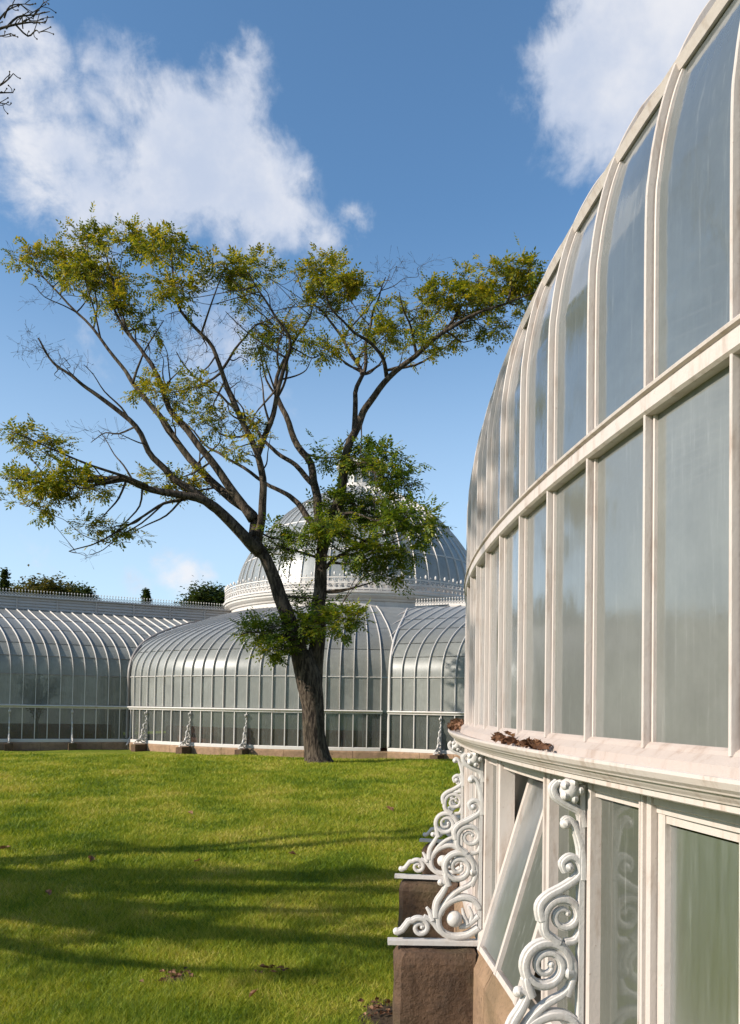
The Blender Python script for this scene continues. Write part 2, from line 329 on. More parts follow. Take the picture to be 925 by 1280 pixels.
# ------------------------------------------------------------------ scrolled cast-iron bracket, drawn in (outwards, up), shared by both buildings
def bracket_mesh():
    """x = outwards (-X), y = across, z = up; the origin is on the wall face"""
    k = .000772
    P = lambda q: Vector((-(600 - q[0]) * k, 0, H - .222 - (q[1] - 52) * .000758))
    mb = MB(); ax = (0, 1, 0)
    def stroke(pts, r0, r1=None, n=4, flat=1.25, rmid=None):
        S = smooth_pts([P(p) for p in pts], n); prof = [r0, r1 if r1 is not None else r0] if rmid is None else [r0, rmid, r1]
        rr = [r * k * .84 for r in lerp_list(prof, len(S))]; rings = []
        for i, p in enumerate(S):
            d = (S[min(i + 1, len(S) - 1)] - S[max(i - 1, 0)]).normalized(); a = Vector(ax); b = d.cross(a).normalized(); r = rr[i]
            rings.append([p + a * (u * r * flat) + b * (v * r) for u, v in ((1.0, .0), (.92, .50), (.62, .62), (.55, .98), (-.55, .98), (-.62, .62), (-.92, .50), (-1.0, .0), (-.92, -.50), (-.62, -.62), (-.55, -.98), (.55, -.98), (.62, -.62), (.92, -.50))])
        mb.sweep(rings)
    def spiral(cx, cy, r0, a0, turns, r_end, w0, w1, lead=()):
        n = int(14 * abs(turns)) + 3; pts = list(lead)
        for i in range(n):
            u = i / (n - 1); a = a0 + 2 * math.pi * turns * u; r = r0 + (r_end - r0) * u ** .8
            pts.append((cx + r * math.cos(a), cy + r * math.sin(a)))
        stroke(pts, w0, w1, 2); mb.ball(P(pts[-1]), w1 * 1.35 * k, 7, 5)
    # foot scroll
    mb.ball(P((75, 1195)), 24 * k, 9, 6)
    spiral(222, 1168, 66, -2.5, 1.35, 16, 24, 14, [(72, 1200), (110, 1185), (150, 1130)])
    stroke([(300, 1120), (285, 1075), (262, 1040)], 26, 10, 4)
    # great ring with ball and leaf
    stroke([(595, 1040), (560, 990), (490, 972), (410, 1000), (352, 1060), (335, 1125), (360, 1190), (430, 1222), (515, 1212), (590, 1165)], 26, 26, 4)
    stroke([(245, 1100), (300, 1130), (345, 1185), (410, 1225)], 20, 20, 4)
    mb.ball(P((440, 1112)), 52 * k, 12, 8, (1, .9, 1))
    stroke([(470, 1160), (520, 1150), (590, 1090)], 18, 22, 3); stroke([(520, 1140), (500, 1090), (488, 1040)], 24, 8, 3); stroke([(540, 1130), (550, 1080), (530, 1030)], 20, 8, 3)
    # rising leaves
    stroke([(318, 1100), (325, 1010), (365, 940), (385, 890), (350, 872)], 30, 15, 4); mb.ball(P((350, 880)), 22 * k, 8, 6)
    stroke([(350, 1080), (390, 1000), (455, 935), (535, 890), (570, 840), (540, 822)], 24, 13, 4)
    # lower volute
    spiral(462, 780, 88, 2.7, -1.45, 20, 25, 11, [(400, 900), (385, 850)][::1])
    stroke([(545, 900), (575, 800), (545, 730), (515, 695)], 18, 20, 3)
    spiral(462, 780, 88, 2.7, .62, 92, 24, 22)
    # upper volute
    spiral(530, 585, 84, 2.9, 1.45, 20, 24, 11, [(510, 690), (455, 650)])
    stroke([(440, 600), (432, 545), (465, 505), (530, 470), (590, 425), (592, 375), (555, 350), (522, 375), (535, 410)], 24, 16, 4); mb.ball(P((548, 392)), 24 * k, 8, 6)
    stroke([(535, 690), (580, 680), (600, 620)], 18, 14, 3)
    # neck and rosette
    stroke([(604, 440), (600, 330), (575, 240), (545, 200), (522, 212)], 24, 14, 4); mb.ball(P((535, 218)), 24 * k, 8, 6)
    stroke([(608, 230), (590, 170), (535, 140), (492, 112), (480, 75), (500, 52)], 22, 17, 4)
    mb.ball(P((548, 84)), 46 * k, 11, 8, (1, 1.1, 1))
    for a in range(5): mb.ball(P((548 + 34 * math.cos(a * 1.256), 84 + 34 * math.sin(a * 1.256))) + Vector((0, -.022, 0)), 19 * k, 7, 5)
    for a in range(5): mb.ball(P((548 + 34 * math.cos(a * 1.256), 84 + 34 * math.sin(a * 1.256))) + Vector((0, .022, 0)), 19 * k, 7, 5)
    # wall strap
    mb.box((-.002, 0, H - .68), .016, .03, .9)
    me = mb.mesh('scroll_bracket', True); me.set_sharp_from_angle(angle=R_(38)); return me
def foot_mesh():
    mb = MB(); mb.box((-.222, 0, H - 1.137), .45, .055, .022); return mb.mesh('foot_plate')
BR_ME, FT_ME = bracket_mesh(), foot_mesh()
def bracket(parent, loc, rotz, m=None, scale=1.0):
    o = link('scroll_bracket', BR_ME, m or IRON, parent, loc, rotz); o.scale = (scale,) * 3 if scale != 1 else (1, 1, 1)
    link('foot_plate', FT_ME, m or IRON, o)
    return o

def rough_stone(mb, name, cuts, amp, seed):
    bm = bmesh.new(); vs = [bm.verts.new(v) for v in mb.v]
    for f in mb.f: bm.faces.new([vs[k] for k in f])
    bmesh.ops.recalc_face_normals(bm, faces=bm.faces); bmesh.ops.triangulate(bm, faces=[f for f in bm.faces if len(f.verts) > 4])
    bmesh.ops.subdivide_edges(bm, edges=[e for e in bm.edges if e.calc_length() > .12], cuts=cuts, use_grid_fill=True)
    for v in bm.verts:
        p = v.co * 1.0 + Vector((seed * 7.3, 0, 0)); d = mnoise.noise(p * 9) * amp + mnoise.noise(p * 26) * amp * .6; v.co += v.normal * (d - amp * .3)
    me = bpy.data.meshes.new(name); bm.to_mesh(me); bm.free(); return me

# ------------------------------------------------------------------ near glasshouse
DA = R_(1.706); A0 = R_(10.556)
ang = lambda i: A0 - DA * i
def revolve(prof, a0, a1, n, R=0.0, start=-1):
    """closed profile [(outward offset, z)], swept round the axis; start=-1 begins at -X"""
    mb = MB(); rings = []
    for i in range(n + 1):
        a = a0 + (a1 - a0) * i / n; c, s = math.cos(a), math.sin(a)
        rings.append([Vector((-(R + o) * c, -(R + o) * s, z)) for o, z in prof])
    mb.sweep(rings); return mb
NPROF = [(0, .80), (0, 1.30), (-.009, 1.44), (-.03, 1.57), (-.065, 1.70), (-.125, 1.84), (-.21, 1.97), (-.40, 2.17), (-.75, 2.43), (-1.3, 2.72), (-2.1, 3.04), (-3.4, 3.42), (-5.2, 3.80), (-7.0, 4.1)]
def npr(z0, z1, n, off=0.0):
    Z = [p[1] for p in NPROF]; O = [p[0] for p in NPROF]
    return [(float(np.interp(z0 + (z1 - z0) * i / n, Z, O)) + off, H + z0 + (z1 - z0) * i / n) for i in range(n + 1)]
def smooth_np():
    S = smooth_pts([(o, 0, z) for o, z in NPROF], 6); return [(p.x, p.z) for p in S]
NP_S = smooth_np()
def near_house():
    T = thing('round_glasshouse', 'near white-framed curved glasshouse with scrolled brackets, rising along the right edge', 'glasshouse', (CX, CY, 0))
    def radial_bar(name, sec, path, m, parent=T, i=0):
        """section [(tangential, outward)] carried up a path [(outward, z)]"""
        mb = MB(); rings = []
        n = len(path)
        for j, (o, z) in enumerate(path):
            q, w = path[max(j - 1, 0)], path[min(j + 1, n - 1)]
            d = Vector((w[0] - q[0], w[1] - q[1])).normalized(); nx, nz = d.y, -d.x       # outward normal in (o,z)
            rings.append([Vector((-(RN + o + nx * so), t, z + nz * so)) for t, so in sec])
        mb.sweep(rings); return mb.mesh(name)
    SEC = [(-.0165, -.045), (-.0165, -.022), (-.0120, -.020), (-.0110, -.040), (-.0052, -.040), (-.0046, -.002), (-.003, 0), (.003, 0), (.0046, -.002), (.0052, -.040), (.0110, -.040), (.0120, -.020), (.0165, -.022), (.0165, -.045)]
    mul = radial_bar('mullion', SEC, [(0, H - .088), (0, H + .79)], PAINT)
    up = [(o, H + z) for o, z in NP_S if z >= .845]
    up = [(0, H + .845)] + up[1:]
    rib = radial_bar('rib', SEC, up, PAINT)
    I0, I1 = -5, 26
    for i in range(I0, I1 + 1):
        link('mullion', mul, PAINT, T, None, ang(i)); link('rib', rib, PAINT, T, None, ang(i))
    # panes, one mesh per row, shared by all columns
    def pane_mesh(name, path, seg=3, inset=-.031, half=None):
        mb = MB(); rings = []; hw = DA / 2 - .012 / RN
        for o, z in path:
            rings.append([Vector((-(RN + o + inset) * math.cos(-hw + 2 * hw * q / seg), -(RN + o + inset) * math.sin(-hw + 2 * hw * q / seg), z)) for q in range(seg + 1)])
        mb.sweep(rings, closed=False, caps=False); return mb.mesh(name, True)
    wall_p = pane_mesh('wall_pane', [(0, H - .075), (0, H + .79)])
    r1 = [(o, H + z) for o, z in NP_S if .84 < z < 1.735] + [(-.076, H + 1.737)]
    r2 = [(-.08, H + 1.752)] + [(o, H + z) for o, z in NP_S if 1.76 < z < 2.72]; r3 = [(o, H + z) for o, z in NP_S if z >= 2.7]
    roof1, roof2, roof3 = pane_mesh('roof_pane', r1), pane_mesh('roof_pane', r2), pane_mesh('roof_pane', r3)
    for i in range(I0, I1):
        a = ang(i + .5)
        link('wall_pane', wall_p, GLASS, T, None, a)
        for q in (roof1, roof2, roof3): link('roof_pane', q, GLASS_UP, T, None, a)
    # horizontal members
    a0, a1 = ang(I0), ang(I1); n = (I1 - I0) * 2
    tr = [(-.05, H + .783), (-.002, H + .783), (.006, H + .790), (.006, H + .828), (.001, H + .832), (.001, H + .836), (.012, H + .839), (.014, H + .846), (.008, H + .852), (-.05, H + .856)]
    link('transom', revolve(tr, a0, a1, n, RN), PAINT, T)
    br = [(-.115, H + 1.730), (-.092, H + 1.722), (-.080, H + 1.747), (-.105, H + 1.757)]
    link('glazing_bar', revolve(br, a0, a1, n, RN), PAINT, T)
    sill = [(-.06, H - .072), (-.022, H - .072), (-.012, H - .079), (-.006, H - .088), (.022, H - .108), (.026, H - .124), (.030, H - .136), (-.06, H - .136)]
    link('sill', revolve(sill, a0, a1, n, RN), SILL, T)
    gut = [(-.055, H - .140), (.028, H - .139), (.045, H - .136), (.088, H - .128), (.100, H - .122), (.106, H - .124), (.107, H - .132), (.100, H - .146), (.090, H - .154), (.088, H - .158), (.080, H - .160),
           (.074, H - .168), (.066, H - .176), (.064, H - .180), (.057, H - .181), (.057, H - .196), (.053, H - .199), (.02, H - .199), (.014, H - .192), (-.055, H - .192)]
    link('gutter', revolve(gut, a0, a1, n, RN), PAINT, T)
    rail = [(-.07, H - 1.055), (-.012, H - 1.055), (.012, H - 1.072), (.016, H - 1.085), (.016, H - 1.125), (-.07, H - 1.125)]
    link('bottom_rail', revolve(rail, a0, a1, n, RN), PAINT, T)
    head = [(-.075, H - .193), (-.018, H - .193), (-.018, H - .232), (-.026, H - .236), (-.026, H - .252), (-.075, H - .252)]
    link('head_rail', revolve(head, a0, a1, n, RN), PAINT, T)
    # lower posts, fluted
    PSEC = [(-.030, -.075), (-.030, -.010), (-.024, -.004), (-.018, -.004), (-.016, -.012), (-.008, -.012), (-.006, 0), (.006, 0), (.008, -.012), (.016, -.012), (.018, -.004), (.024, -.004), (.030, -.010), (.030, -.075)]
    post = radial_bar('post', PSEC, [(-.001, H - 1.056), (-.001, H - .197)], PAINT)
    for i in range(I0, I1 + 1):
        if i % 4 != 0: link('post', post, PAINT, T, None, ang(i))
    jm = MB(); jm.box((-(RN - .16), 0, H - .62), .16, .035, .86); link('jamb', jm, PAINT, T, None, ang(5.12))
    # fixed lower panes and pivoting sashes
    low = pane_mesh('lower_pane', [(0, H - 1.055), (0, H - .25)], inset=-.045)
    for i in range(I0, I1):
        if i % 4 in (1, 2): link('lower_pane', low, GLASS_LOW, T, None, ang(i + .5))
    for i in range(-1, I1 - 2, 4):              # sash from post i to post i+2
        am = ang(i + 1); hw = math.sin(DA) * RN - .034; hz = .402; x0 = -(RN * math.cos(DA) - .045)
        fr = MB()
        for t in (-hw + .016, 0.0, hw - .016): fr.box((0, t, 0), .034, .026 if t == 0 else .032, 2 * hz)
        for z in (-hz + .011, hz - .011): fr.box((.0015, 0, z), .030, 2 * hw - .03, .022)
        s = link('window_sash', fr, PAINT, T, (x0 * math.cos(am), x0 * math.sin(am), H - .655), am)
        tilt = R_(16.5) if i == 3 else 0.0
        s.rotation_euler = Matrix.Rotation(am, 3, 'Z').to_quaternion().__matmul__(Matrix.Rotation(tilt, 3, 'Y').to_quaternion()).to_euler()
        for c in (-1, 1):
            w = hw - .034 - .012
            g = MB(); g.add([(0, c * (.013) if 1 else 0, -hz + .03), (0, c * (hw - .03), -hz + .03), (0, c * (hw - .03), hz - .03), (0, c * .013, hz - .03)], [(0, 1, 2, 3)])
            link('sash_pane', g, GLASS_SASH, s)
    # brackets, piers and plinth stones
    for i in range(-2, I1, 4):
        a = ang(i); bracket(T, (-(RN + .006) * math.cos(a), -(RN + .006) * math.sin(a), .011), a)
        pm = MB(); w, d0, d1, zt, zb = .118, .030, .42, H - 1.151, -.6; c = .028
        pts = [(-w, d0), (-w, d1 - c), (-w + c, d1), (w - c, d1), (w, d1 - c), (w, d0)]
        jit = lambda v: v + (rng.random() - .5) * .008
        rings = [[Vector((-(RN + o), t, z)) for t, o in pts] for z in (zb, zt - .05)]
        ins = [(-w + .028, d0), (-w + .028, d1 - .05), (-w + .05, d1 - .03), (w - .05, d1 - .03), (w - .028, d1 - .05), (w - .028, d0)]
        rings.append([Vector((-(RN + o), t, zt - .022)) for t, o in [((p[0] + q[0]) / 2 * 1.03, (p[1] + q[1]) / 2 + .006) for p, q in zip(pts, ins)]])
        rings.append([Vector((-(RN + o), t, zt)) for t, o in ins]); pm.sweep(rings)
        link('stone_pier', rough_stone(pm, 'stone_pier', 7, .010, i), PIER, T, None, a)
    def stone_mesh():
        mb = MB(); hw = DA * 1.0 - .004 / RN; rings = []
        sec = [(-.30, -.6), (.050, -.6), (.050, H - 1.215), (.020, H - 1.160), (.004, H - 1.127), (-.30, H - 1.127)]
        for q in range(5):
            a = -hw + 2 * hw * q / 4; e = .006 if q in (0, 4) else 0
            rings.append([Vector((-(RN + o - e) * math.cos(a), -(RN + o - e) * math.sin(a), z - (e if z > 0 else 0))) for o, z in sec])
        mb.sweep(rings); return mb.mesh('plinth_stone')
    sm = stone_mesh()
    for i in range(I0, I1, 2): link('plinth_stone', sm, STONE, T, None, ang(i + 1))
    # rest of the round house, out of the picture
    prof = [(o - .04, H + z) for o, z in NPROF[::2] + [NPROF[-1], (-9.5, 4.5), (-12.4, 4.7)]]
    def sheet(prof, b0, b1, n):
        mb = MB(); rings = [[Vector((-(RN + o) * math.cos(b0 + (b1 - b0) * j / n), -(RN + o) * math.sin(b0 + (b1 - b0) * j / n), z)) for o, z in prof] for j in range(n + 1)]
        mb.sweep(rings, False, False); return mb
    link('rear_glazing', sheet([(-.04, H - 1.0)] + prof, a0 + .002, a0 + 2 * math.pi - (a0 - a1), 64), GLASS_UP, T, smooth=True)
    link('crown_glazing', sheet([(-7.05, H + 4.1), (-9.5, H + 4.5), (-12.4, H + 4.7)], a1, a0, 16), GLASS_UP, T, smooth=True)
    fl = MB(); N = 72; fl.add([((RN - .1) * math.cos(2 * math.pi * k / N), (RN - .1) * math.sin(2 * math.pi * k / N), .02) for k in range(N)], [tuple(range(N))])
    link('floor', fl, SOIL, T)
    bed = MB(); ks = [ang(-4), ang(25)]
    bed.sweep([[Vector((-(RN + o) * math.cos(a), -(RN + o) * math.sin(a), z)) for o, z in [(-1.5, .03), (-1.0, .03), (-1.0, .62), (-1.5, .62)]] for a in np.linspace(ks[0], ks[1], 24)])
    link('planting_bench', bed, BRICK, T)
    return T
NEAR = near_house()

# ------------------------------------------------------------------ far glasshouse
FPROF = [(0, .87), (.022, 1.08), (.08, 1.28), (.165, 1.45), (.29, 1.62), (.46, 1.79), (.68, 1.96), (.95, 2.12), (1.36, 2.32), (1.86, 2.53), (2.6, 2.80), (3.4, 3.08), (4.35, 3.34)]     # (inwards, up from eye level)
FP_S = [(p.x, p.z) for p in smooth_pts([(s, 0, z) for s, z in FPROF], 3)]
def fp_in(z):
    return float(np.interp(z, [q[1] for q in FP_S], [q[0] for q in FP_S]))
TH = R_(25); CE = Vector((math.cos(TH), math.sin(TH))); CB = Vector((-math.sin(TH), math.cos(TH))); SKEW = .25; CW = .340
C0 = Vector((-.4496 * 23.1, 23.1))        # an eave mullion of the left wing
PH = R_(28); TE = Vector((math.cos(PH), -math.sin(PH))); TB = Vector((math.sin(PH), math.cos(PH))); TW = .385
T0 = Vector((.506, 21.55))
def cpt(t, s): return C0 + CE * (t - SKEW * s) + CB * s
def tpt(t, s): return T0 + TE * t + TB * s
def in_ring(p, z): return math.hypot(p.x - FX, p.y - FY) < RF - fp_in(max(z, .87)) - .55
def in_wing(p, z):                         # inside the left wing
    d = p - C0; s = d.dot(CB); return s > fp_in(max(z, .87)) + .6 and s < 6.5 and d.dot(CE) < 12
def in_trans(p, z):
    d = p - T0; s = d.dot(TB); t = d.dot(TE); return s > fp_in(max(z, .87)) + .5 and t > .3
def far_house():
    T = thing('domed_glasshouse', 'long white glasshouse with a ribbed central dome, behind the tree', 'glasshouse', (FX, FY, 0))
    O = Vector((FX, FY, 0))
    def bar_along(name, pts, nrm, hw, hd, m, parent, mb=None):
        """flat bar through pts, facing nrm (list of outward normals)"""
        own = mb is None; mb = mb or MB(); rings = []
        n = len(pts)
        for j in range(n):
            d = (pts[min(j + 1, n - 1)] - pts[max(j - 1, 0)]).normalized(); N = nrm[j]; S = d.cross(N).normalized()
            rings.append([pts[j] + S * hw + N * hd, pts[j] - S * hw + N * hd, pts[j] - S * hw * 1.3 - N * .02, pts[j] + S * hw * 1.3 - N * .02])
        mb.sweep(rings)
        return mb
    # ---------- round aisle: built at -Y and turned
    DF = R_(2.24); AF0 = R_(-42.5)
    col = lambda k: AF0 + DF * k
    def aisle_pt(a, s, z): return Vector((math.sin(a) * (RF - s), -math.cos(a) * (RF - s), z))
    rowz = [(-1.03, -.08, 'low'), (-.02, .845, 'wall'), (.88, 1.62, 'curve'), (1.64, 2.32, 'roof'), (2.33, 2.86, 'roof'), (2.87, 3.33, 'roof')]
    def rowpath(z0, z1):
        P = [(fp_in(z0) if z0 > .87 else 0, z0)] + [(s, z) for s, z in FP_S if z0 + .01 < z < z1 - .01] + [(fp_in(z1) if z1 > .87 else 0, z1)]
        return P
    hw = DF / 2 - .012 / RF
    aisle_panes = []
    for z0, z1, kind in rowz:
        mb = MB(); rings = [[aisle_pt(-hw + hw * q, s + .02, H + z) for q in range(3)] for s, z in rowpath(z0, z1)]
        mb.sweep(rings, False, False); aisle_panes.append((mb.mesh('glass_pane', True), z0, z1, kind))
    N0 = lambda s, z: Vector((0, -1, 0))
    def prof_normals(path):
        out = []
        for j in range(len(path)):
            q, w = path[max(j - 1, 0)], path[min(j + 1, len(path) - 1)]
            d = Vector((w[0] - q[0], w[1] - q[1])).normalized(); out.append((d.y, d.x))      # outward, up
        return out
    fullp = [(0, -.02)] + FP_S; nr = prof_normals(fullp)
    rib_me = bar_along('rib', [Vector((0, -(RF - s), H + z)) for s, z in fullp], [Vector((0, -o, u)) for o, u in nr], .0075, .032, None, None).mesh('rib')
    lm = MB(); lm.box((0, -RF - .003, H - .555), .022, .05, .955); low_me = lm.mesh('mullion')
    aisle = MB()
    def ring_band(mb, sec, a0, a1, n, R=RF):
        mb.sweep([[Vector((math.sin(a) * (R + o), -math.cos(a) * (R + o), z)) for o, z in sec] for a in np.linspace(a0, a1, n)])
    KL, KR = -3, 22
    gsec = [(-.03, H - .03), (.02, H - .03), (.09, H - .04), (.10, H - .06), (.08, H - .085), (.05, H - .105), (.05, H - .125), (-.03, H - .125)]
    tsec = [(-.03, H + .852), (.010, H + .854), (.010, H + .872), (-.03, H + .876)]
    rsec = [(-.06, H - 1.03), (.015, H - 1.03), (.03, H - 1.045), (.03, H - 1.12), (-.06, H - 1.12)]
    ring_band(aisle, gsec, col(KL - .6), col(21.1), 60); ring_band(aisle, rsec, col(KL - .2), col(21.0), 60)
    A = link('aisle_frame', aisle, PAINT_FAR, T)
    tb = MB(); ring_band(tb, tsec, col(KL), col(21.0), 60); link('glazing_bar', tb, PAINT_FAR, T)
    for k in range(KL, KR + 1):
        link('rib', rib_me, PAINT_FAR, T, None, col(k))
        if k <= 21: link('mullion', low_me, PAINT_FAR, T, None, col(k))
    for k in range(KL, KR):
        a = col(k + .5)
        for me, z0, z1, kind in aisle_panes:
            zc = (z0 + z1) / 2; p = aisle_pt(a, (fp_in(zc) if zc > .87 else 0) + .15, 0) + O
            if in_wing(Vector((p.x, p.y)), zc) or in_trans(Vector((p.x, p.y)), zc) and k > 20: continue
            link('glass_pane', me, {'low': GLASS_FARL, 'wall': GLASS_FAR, 'curve': GLASS_FAR, 'roof': GLASS_ROOF}[kind], T, None, a)
    for k in (1, 6, 11, 16):
        a = col(k); bracket(T, (math.sin(a) * RF, -math.cos(a) * RF, .02), a + math.pi / 2, IRON, 1.0)
        pm = MB(); pm.box((0, -RF - .23, H - 1.40), .22, .46, .5); pm.box((0, -RF - .225, H - 1.147), .18, .42, .0065)
        link('stone_pier', pm, PIER, T, None, a)
    sm = MB(); w = DF * 1.25 - .004 / RF
    sm.sweep([[Vector((math.sin(a) * (RF + o), -math.cos(a) * (RF + o), z)) for o, z in [(-.3, -.4), (.06, -.4), (.06, H - 1.16), (.035, H - 1.123), (-.3, H - 1.123)]] for a in np.linspace(-w, w, 4)])
    sme = sm.mesh('plinth_stone')
    for j in range(-1, 10): link('plinth_stone', sme, STONE, T, None, col(j * 2.5 + .25))
    # inner bench wall and floor seen through the lower lights
    ib = MB(); ring_band(ib, [(-1.6, .4), (-1.3, .4), (-1.3, H - .62), (-1.6, H - .62)], col(-2), col(23), 40); link('brick_bench', ib, BRICK, T)
    fl = MB(); N = 60; fl.add([((RF - .1) * math.cos(2 * math.pi * k / N), (RF - .1) * math.sin(2 * math.pi * k / N), H - 1.2) for k in range(N)], [tuple(range(N))]); link('floor', fl, SOIL, T)
    # ---------- rear of the aisle, unseen
    rg = MB(); rg.sweep([[Vector((math.sin(a) * (RF - s), -math.cos(a) * (RF - s), H + z)) for s, z in [(0, -1.1)] + FPROF[::2] + [FPROF[-1]]] for a in np.linspace(col(KR), col(KL) + 2 * math.pi, 50)], False, False)
    link('rear_glazing', rg, GLASS_FAR, T, smooth=True)
    # ---------- drum
    RD = 5.0
    dr = MB(); sec = [(-.4, H + 3.20), (-.02, H + 3.20), (-.02, H + 3.52), (.03, H + 3.55), (.05, H + 3.60), (.10, H + 3.64), (.16, H + 3.70), (.17, H + 3.76), (.22, H + 3.78), (.23, H + 3.84), (.10, H + 3.87), (-.10, H + 3.88), (-.10, H + 4.20), (-.4, H + 4.25)]
    dr.sweep([[Vector((math.sin(a) * (RD + o), -math.cos(a) * (RD + o), z)) for o, z in sec] for a in np.linspace(0, 2 * math.pi, 97)], True, False)
    link('drum', dr, PAINT_FAR, T)
    cr = MB(); NC = 84
    for k in range(NC):
        a = 2 * math.pi * k / NC; M = Matrix.Rotation(a, 4, 'Z')
        def P(t, z): return M @ Vector((t, -RD - .15, H + z))
        pw = 2 * math.pi * RD / NC
        for zc, r in ((3.98, .075), (4.16, .06)):
            for sx in (-.25, .25):
                cr.tube([P(sx * pw + r * math.cos(q), zc + r * math.sin(q)) for q in np.linspace(0, 2 * math.pi, 7)], .016, 3, caps=False)
        cr.tube([P(0, 3.86), P(0, 4.30)], .016, 4); cr.tube([P(pw / 2, 3.86), P(pw / 2, 4.30)], .014, 4)
        cr.ball(P(0, 4.40), .045, 5, 4, (1, 1, 1.6)); cr.ball(P(pw / 2, 4.35), .03, 5, 4, (1, 1, 1.5))
    for z, h in ((3.89, .05), (4.075, .03), (4.26, .04)):
        cr.sweep([[Vector((math.sin(a) * (RD + o), -math.cos(a) * (RD + o), H + z + dz)) for o, dz in [(.13, 0), (.17, 0), (.17, h), (.13, h)]] for a in np.linspace(0, 2 * math.pi, 97)], True, False)
    link('cresting', cr, PAINT_FAR, T)
    # ---------- dome
    DP = [(4.78, 4.15), (4.62, 4.95), (4.38, 5.55), (4.0, 6.15), (3.5, 6.78), (2.95, 7.32), (2.3, 7.8), (1.6, 8.18), (.85, 8.45)]
    DS = [(p.x, p.z) for p in smooth_pts([(r, 0, z) for r, z in DP], 4)]; ND = 60
    dn = prof_normals([(-r, z) for r, z in DS])
    dome_rib = bar_along('dome_rib', [Vector((0, -r, H + z)) for r, z in DS], [Vector((0, -o, u)) for o, u in dn], .009, .034, None, None).mesh('dome_rib')
    zb = [4.2, 5.35, 6.55, 7.5, 8.42]; hwd = math.pi / ND - .0035
    dm = []
    for z0, z1 in zip(zb[:-1], zb[1:]):
        rr = lambda z: float(np.interp(z, [q[1] for q in DS], [q[0] for q in DS]))
        path = [(rr(z0 + .015), z0 + .015)] + [q for q in DS if z0 + .03 < q[1] < z1 - .03] + [(rr(z1 - .015), z1 - .015)]
        mb = MB(); mb.sweep([[Vector((math.sin(-hwd + hwd * q) * (r - .015), -math.cos(-hwd + hwd * q) * (r - .015), H + z)) for q in range(3)] for r, z in path], False, False); dm.append(mb.mesh('dome_pane', True))
    for k in range(ND):
        a = 2 * math.pi * k / ND; link('dome_rib', dome_rib, PAINT_FAR, T, None, a)
        for me in dm: link('dome_pane', me, GLASS_DOME, T, None, a + math.pi / ND)
    for z in zb[1:-1]:
        q = MB(); r = float(np.interp(z, [p[1] for p in DS], [p[0] for p in DS])); q.sweep([[Vector((math.sin(a) * (r + o), -math.cos(a) * (r + o), H + z + dz)) for o, dz in [(-.03, -.02), (.014, -.02), (.0, .02), (-.04, .02)]] for a in np.linspace(0, 2 * math.pi, 73)], True, False)
        link('dome_ring', q, PAINT_FAR, T)
    # ---------- lantern on the dome
    la = MB()
    for z0, z1, r0, r1 in ((8.38, 8.52, .95, .95), (8.52, 8.62, .86, .86), (9.26, 9.36, .84, .98), (9.36, 9.44, 1.0, 1.0)):
        la.sweep([[Vector((math.sin(a) * r, -math.cos(a) * r, H + z)) for r, z in ((r0, z0), (r1, z1), (r1 - .3, z1), (r0 - .3, z0))] for a in np.linspace(0, 2 * math.pi, 33)], True, False)
    for k in range(16):
        a = 2 * math.pi * k / 16; la.box((math.sin(a) * .82, -math.cos(a) * .82, H + 8.95), .06, .06, .68, Matrix.Rotation(a, 3, 'Z'))
        la.ball((math.sin(a) * .95, -math.cos(a) * .95, H + 9.52), .05, 5, 4, (1, 1, 2))
    L = link('lantern', la, PAINT_FAR, T)
    lp = MB(); lp.sweep([[Vector((math.sin(a) * .79, -math.cos(a) * .79, H + z)) for z in (8.6, 9.3)] for a in np.linspace(0, 2 * math.pi, 17)], False, False); link('lantern_pane', lp, GLASS_DOME, L)
    lr = MB(); lr.sweep([[Vector((math.sin(a) * r, -math.cos(a) * r, H + z)) for r, z in ((.92, 9.44), (.7, 9.62), (.35, 9.74), (.03, 9.8))] for a in np.linspace(0, 2 * math.pi, 25)], False, False); link('lantern_roof', lr, PAINT_GREY, L)
    # ---------- straight pieces: left wing and transept
    def straight(pt, e, b, skew, w, j0, j1, smax, inside, wingname, bracket_js, off, tmax):
        base2 = pt(0, 0)
        E3 = Vector((e.x, e.y, 0)); B3 = Vector((b.x, b.y, 0)) - E3 * skew; NB = Vector((b.x, b.y, 0))
        P = lambda t, s, z: Vector((base2.x, base2.y, 0)) + E3 * t + B3 * s + Vector((0, 0, H + z)) - O
        zmax = float(np.interp(smax, [q[0] for q in FP_S], [q[1] for q in FP_S]))
        path = [(0, -.02)] + [q for q in FP_S if q[1] < zmax - .02] + [(smax, zmax)]; pn = prof_normals(path)
        rm = bar_along('rib', [E3 * 0 + B3 * s + Vector((0, 0, H + z)) for s, z in path], [(-NB * o + Vector((0, 0, u))).normalized() for o, u in pn], .0075, .032, None, None).mesh('rib')
        mm = MB(); Mr = Matrix.Rotation(math.atan2(e.y, e.x), 3, 'Z'); mm.box(Vector((0, 0, H - .555)) - NB * .003, .022, .05, .955, Mr); mm = mm.mesh('mullion')
        rows = [(-1.03, -.08, 'low'), (-.02, .845, 'wall'), (.88, 1.40, 'curve'), (1.42, 1.80, 'curve'), (1.82, 2.28, 'roof'), (2.30, 2.68, 'roof'), (2.69, zmax, 'roof')]
        pm = []
        for z0, z1, kind in rows:
            mb = MB(); pp = rowpath(z0, z1) if z1 < zmax else [q for q in path if q[1] >= z0]
            mb.sweep([[E3 * (.012 + (w - .024) * q) + B3 * (s + .02) + Vector((0, 0, H + z)) for q in range(2)] for s, z in pp], False, False); pm.append((mb.mesh('glass_pane', True), z0, z1, kind))
        fr = MB(); lou_ = wingname == 'wing_frame'
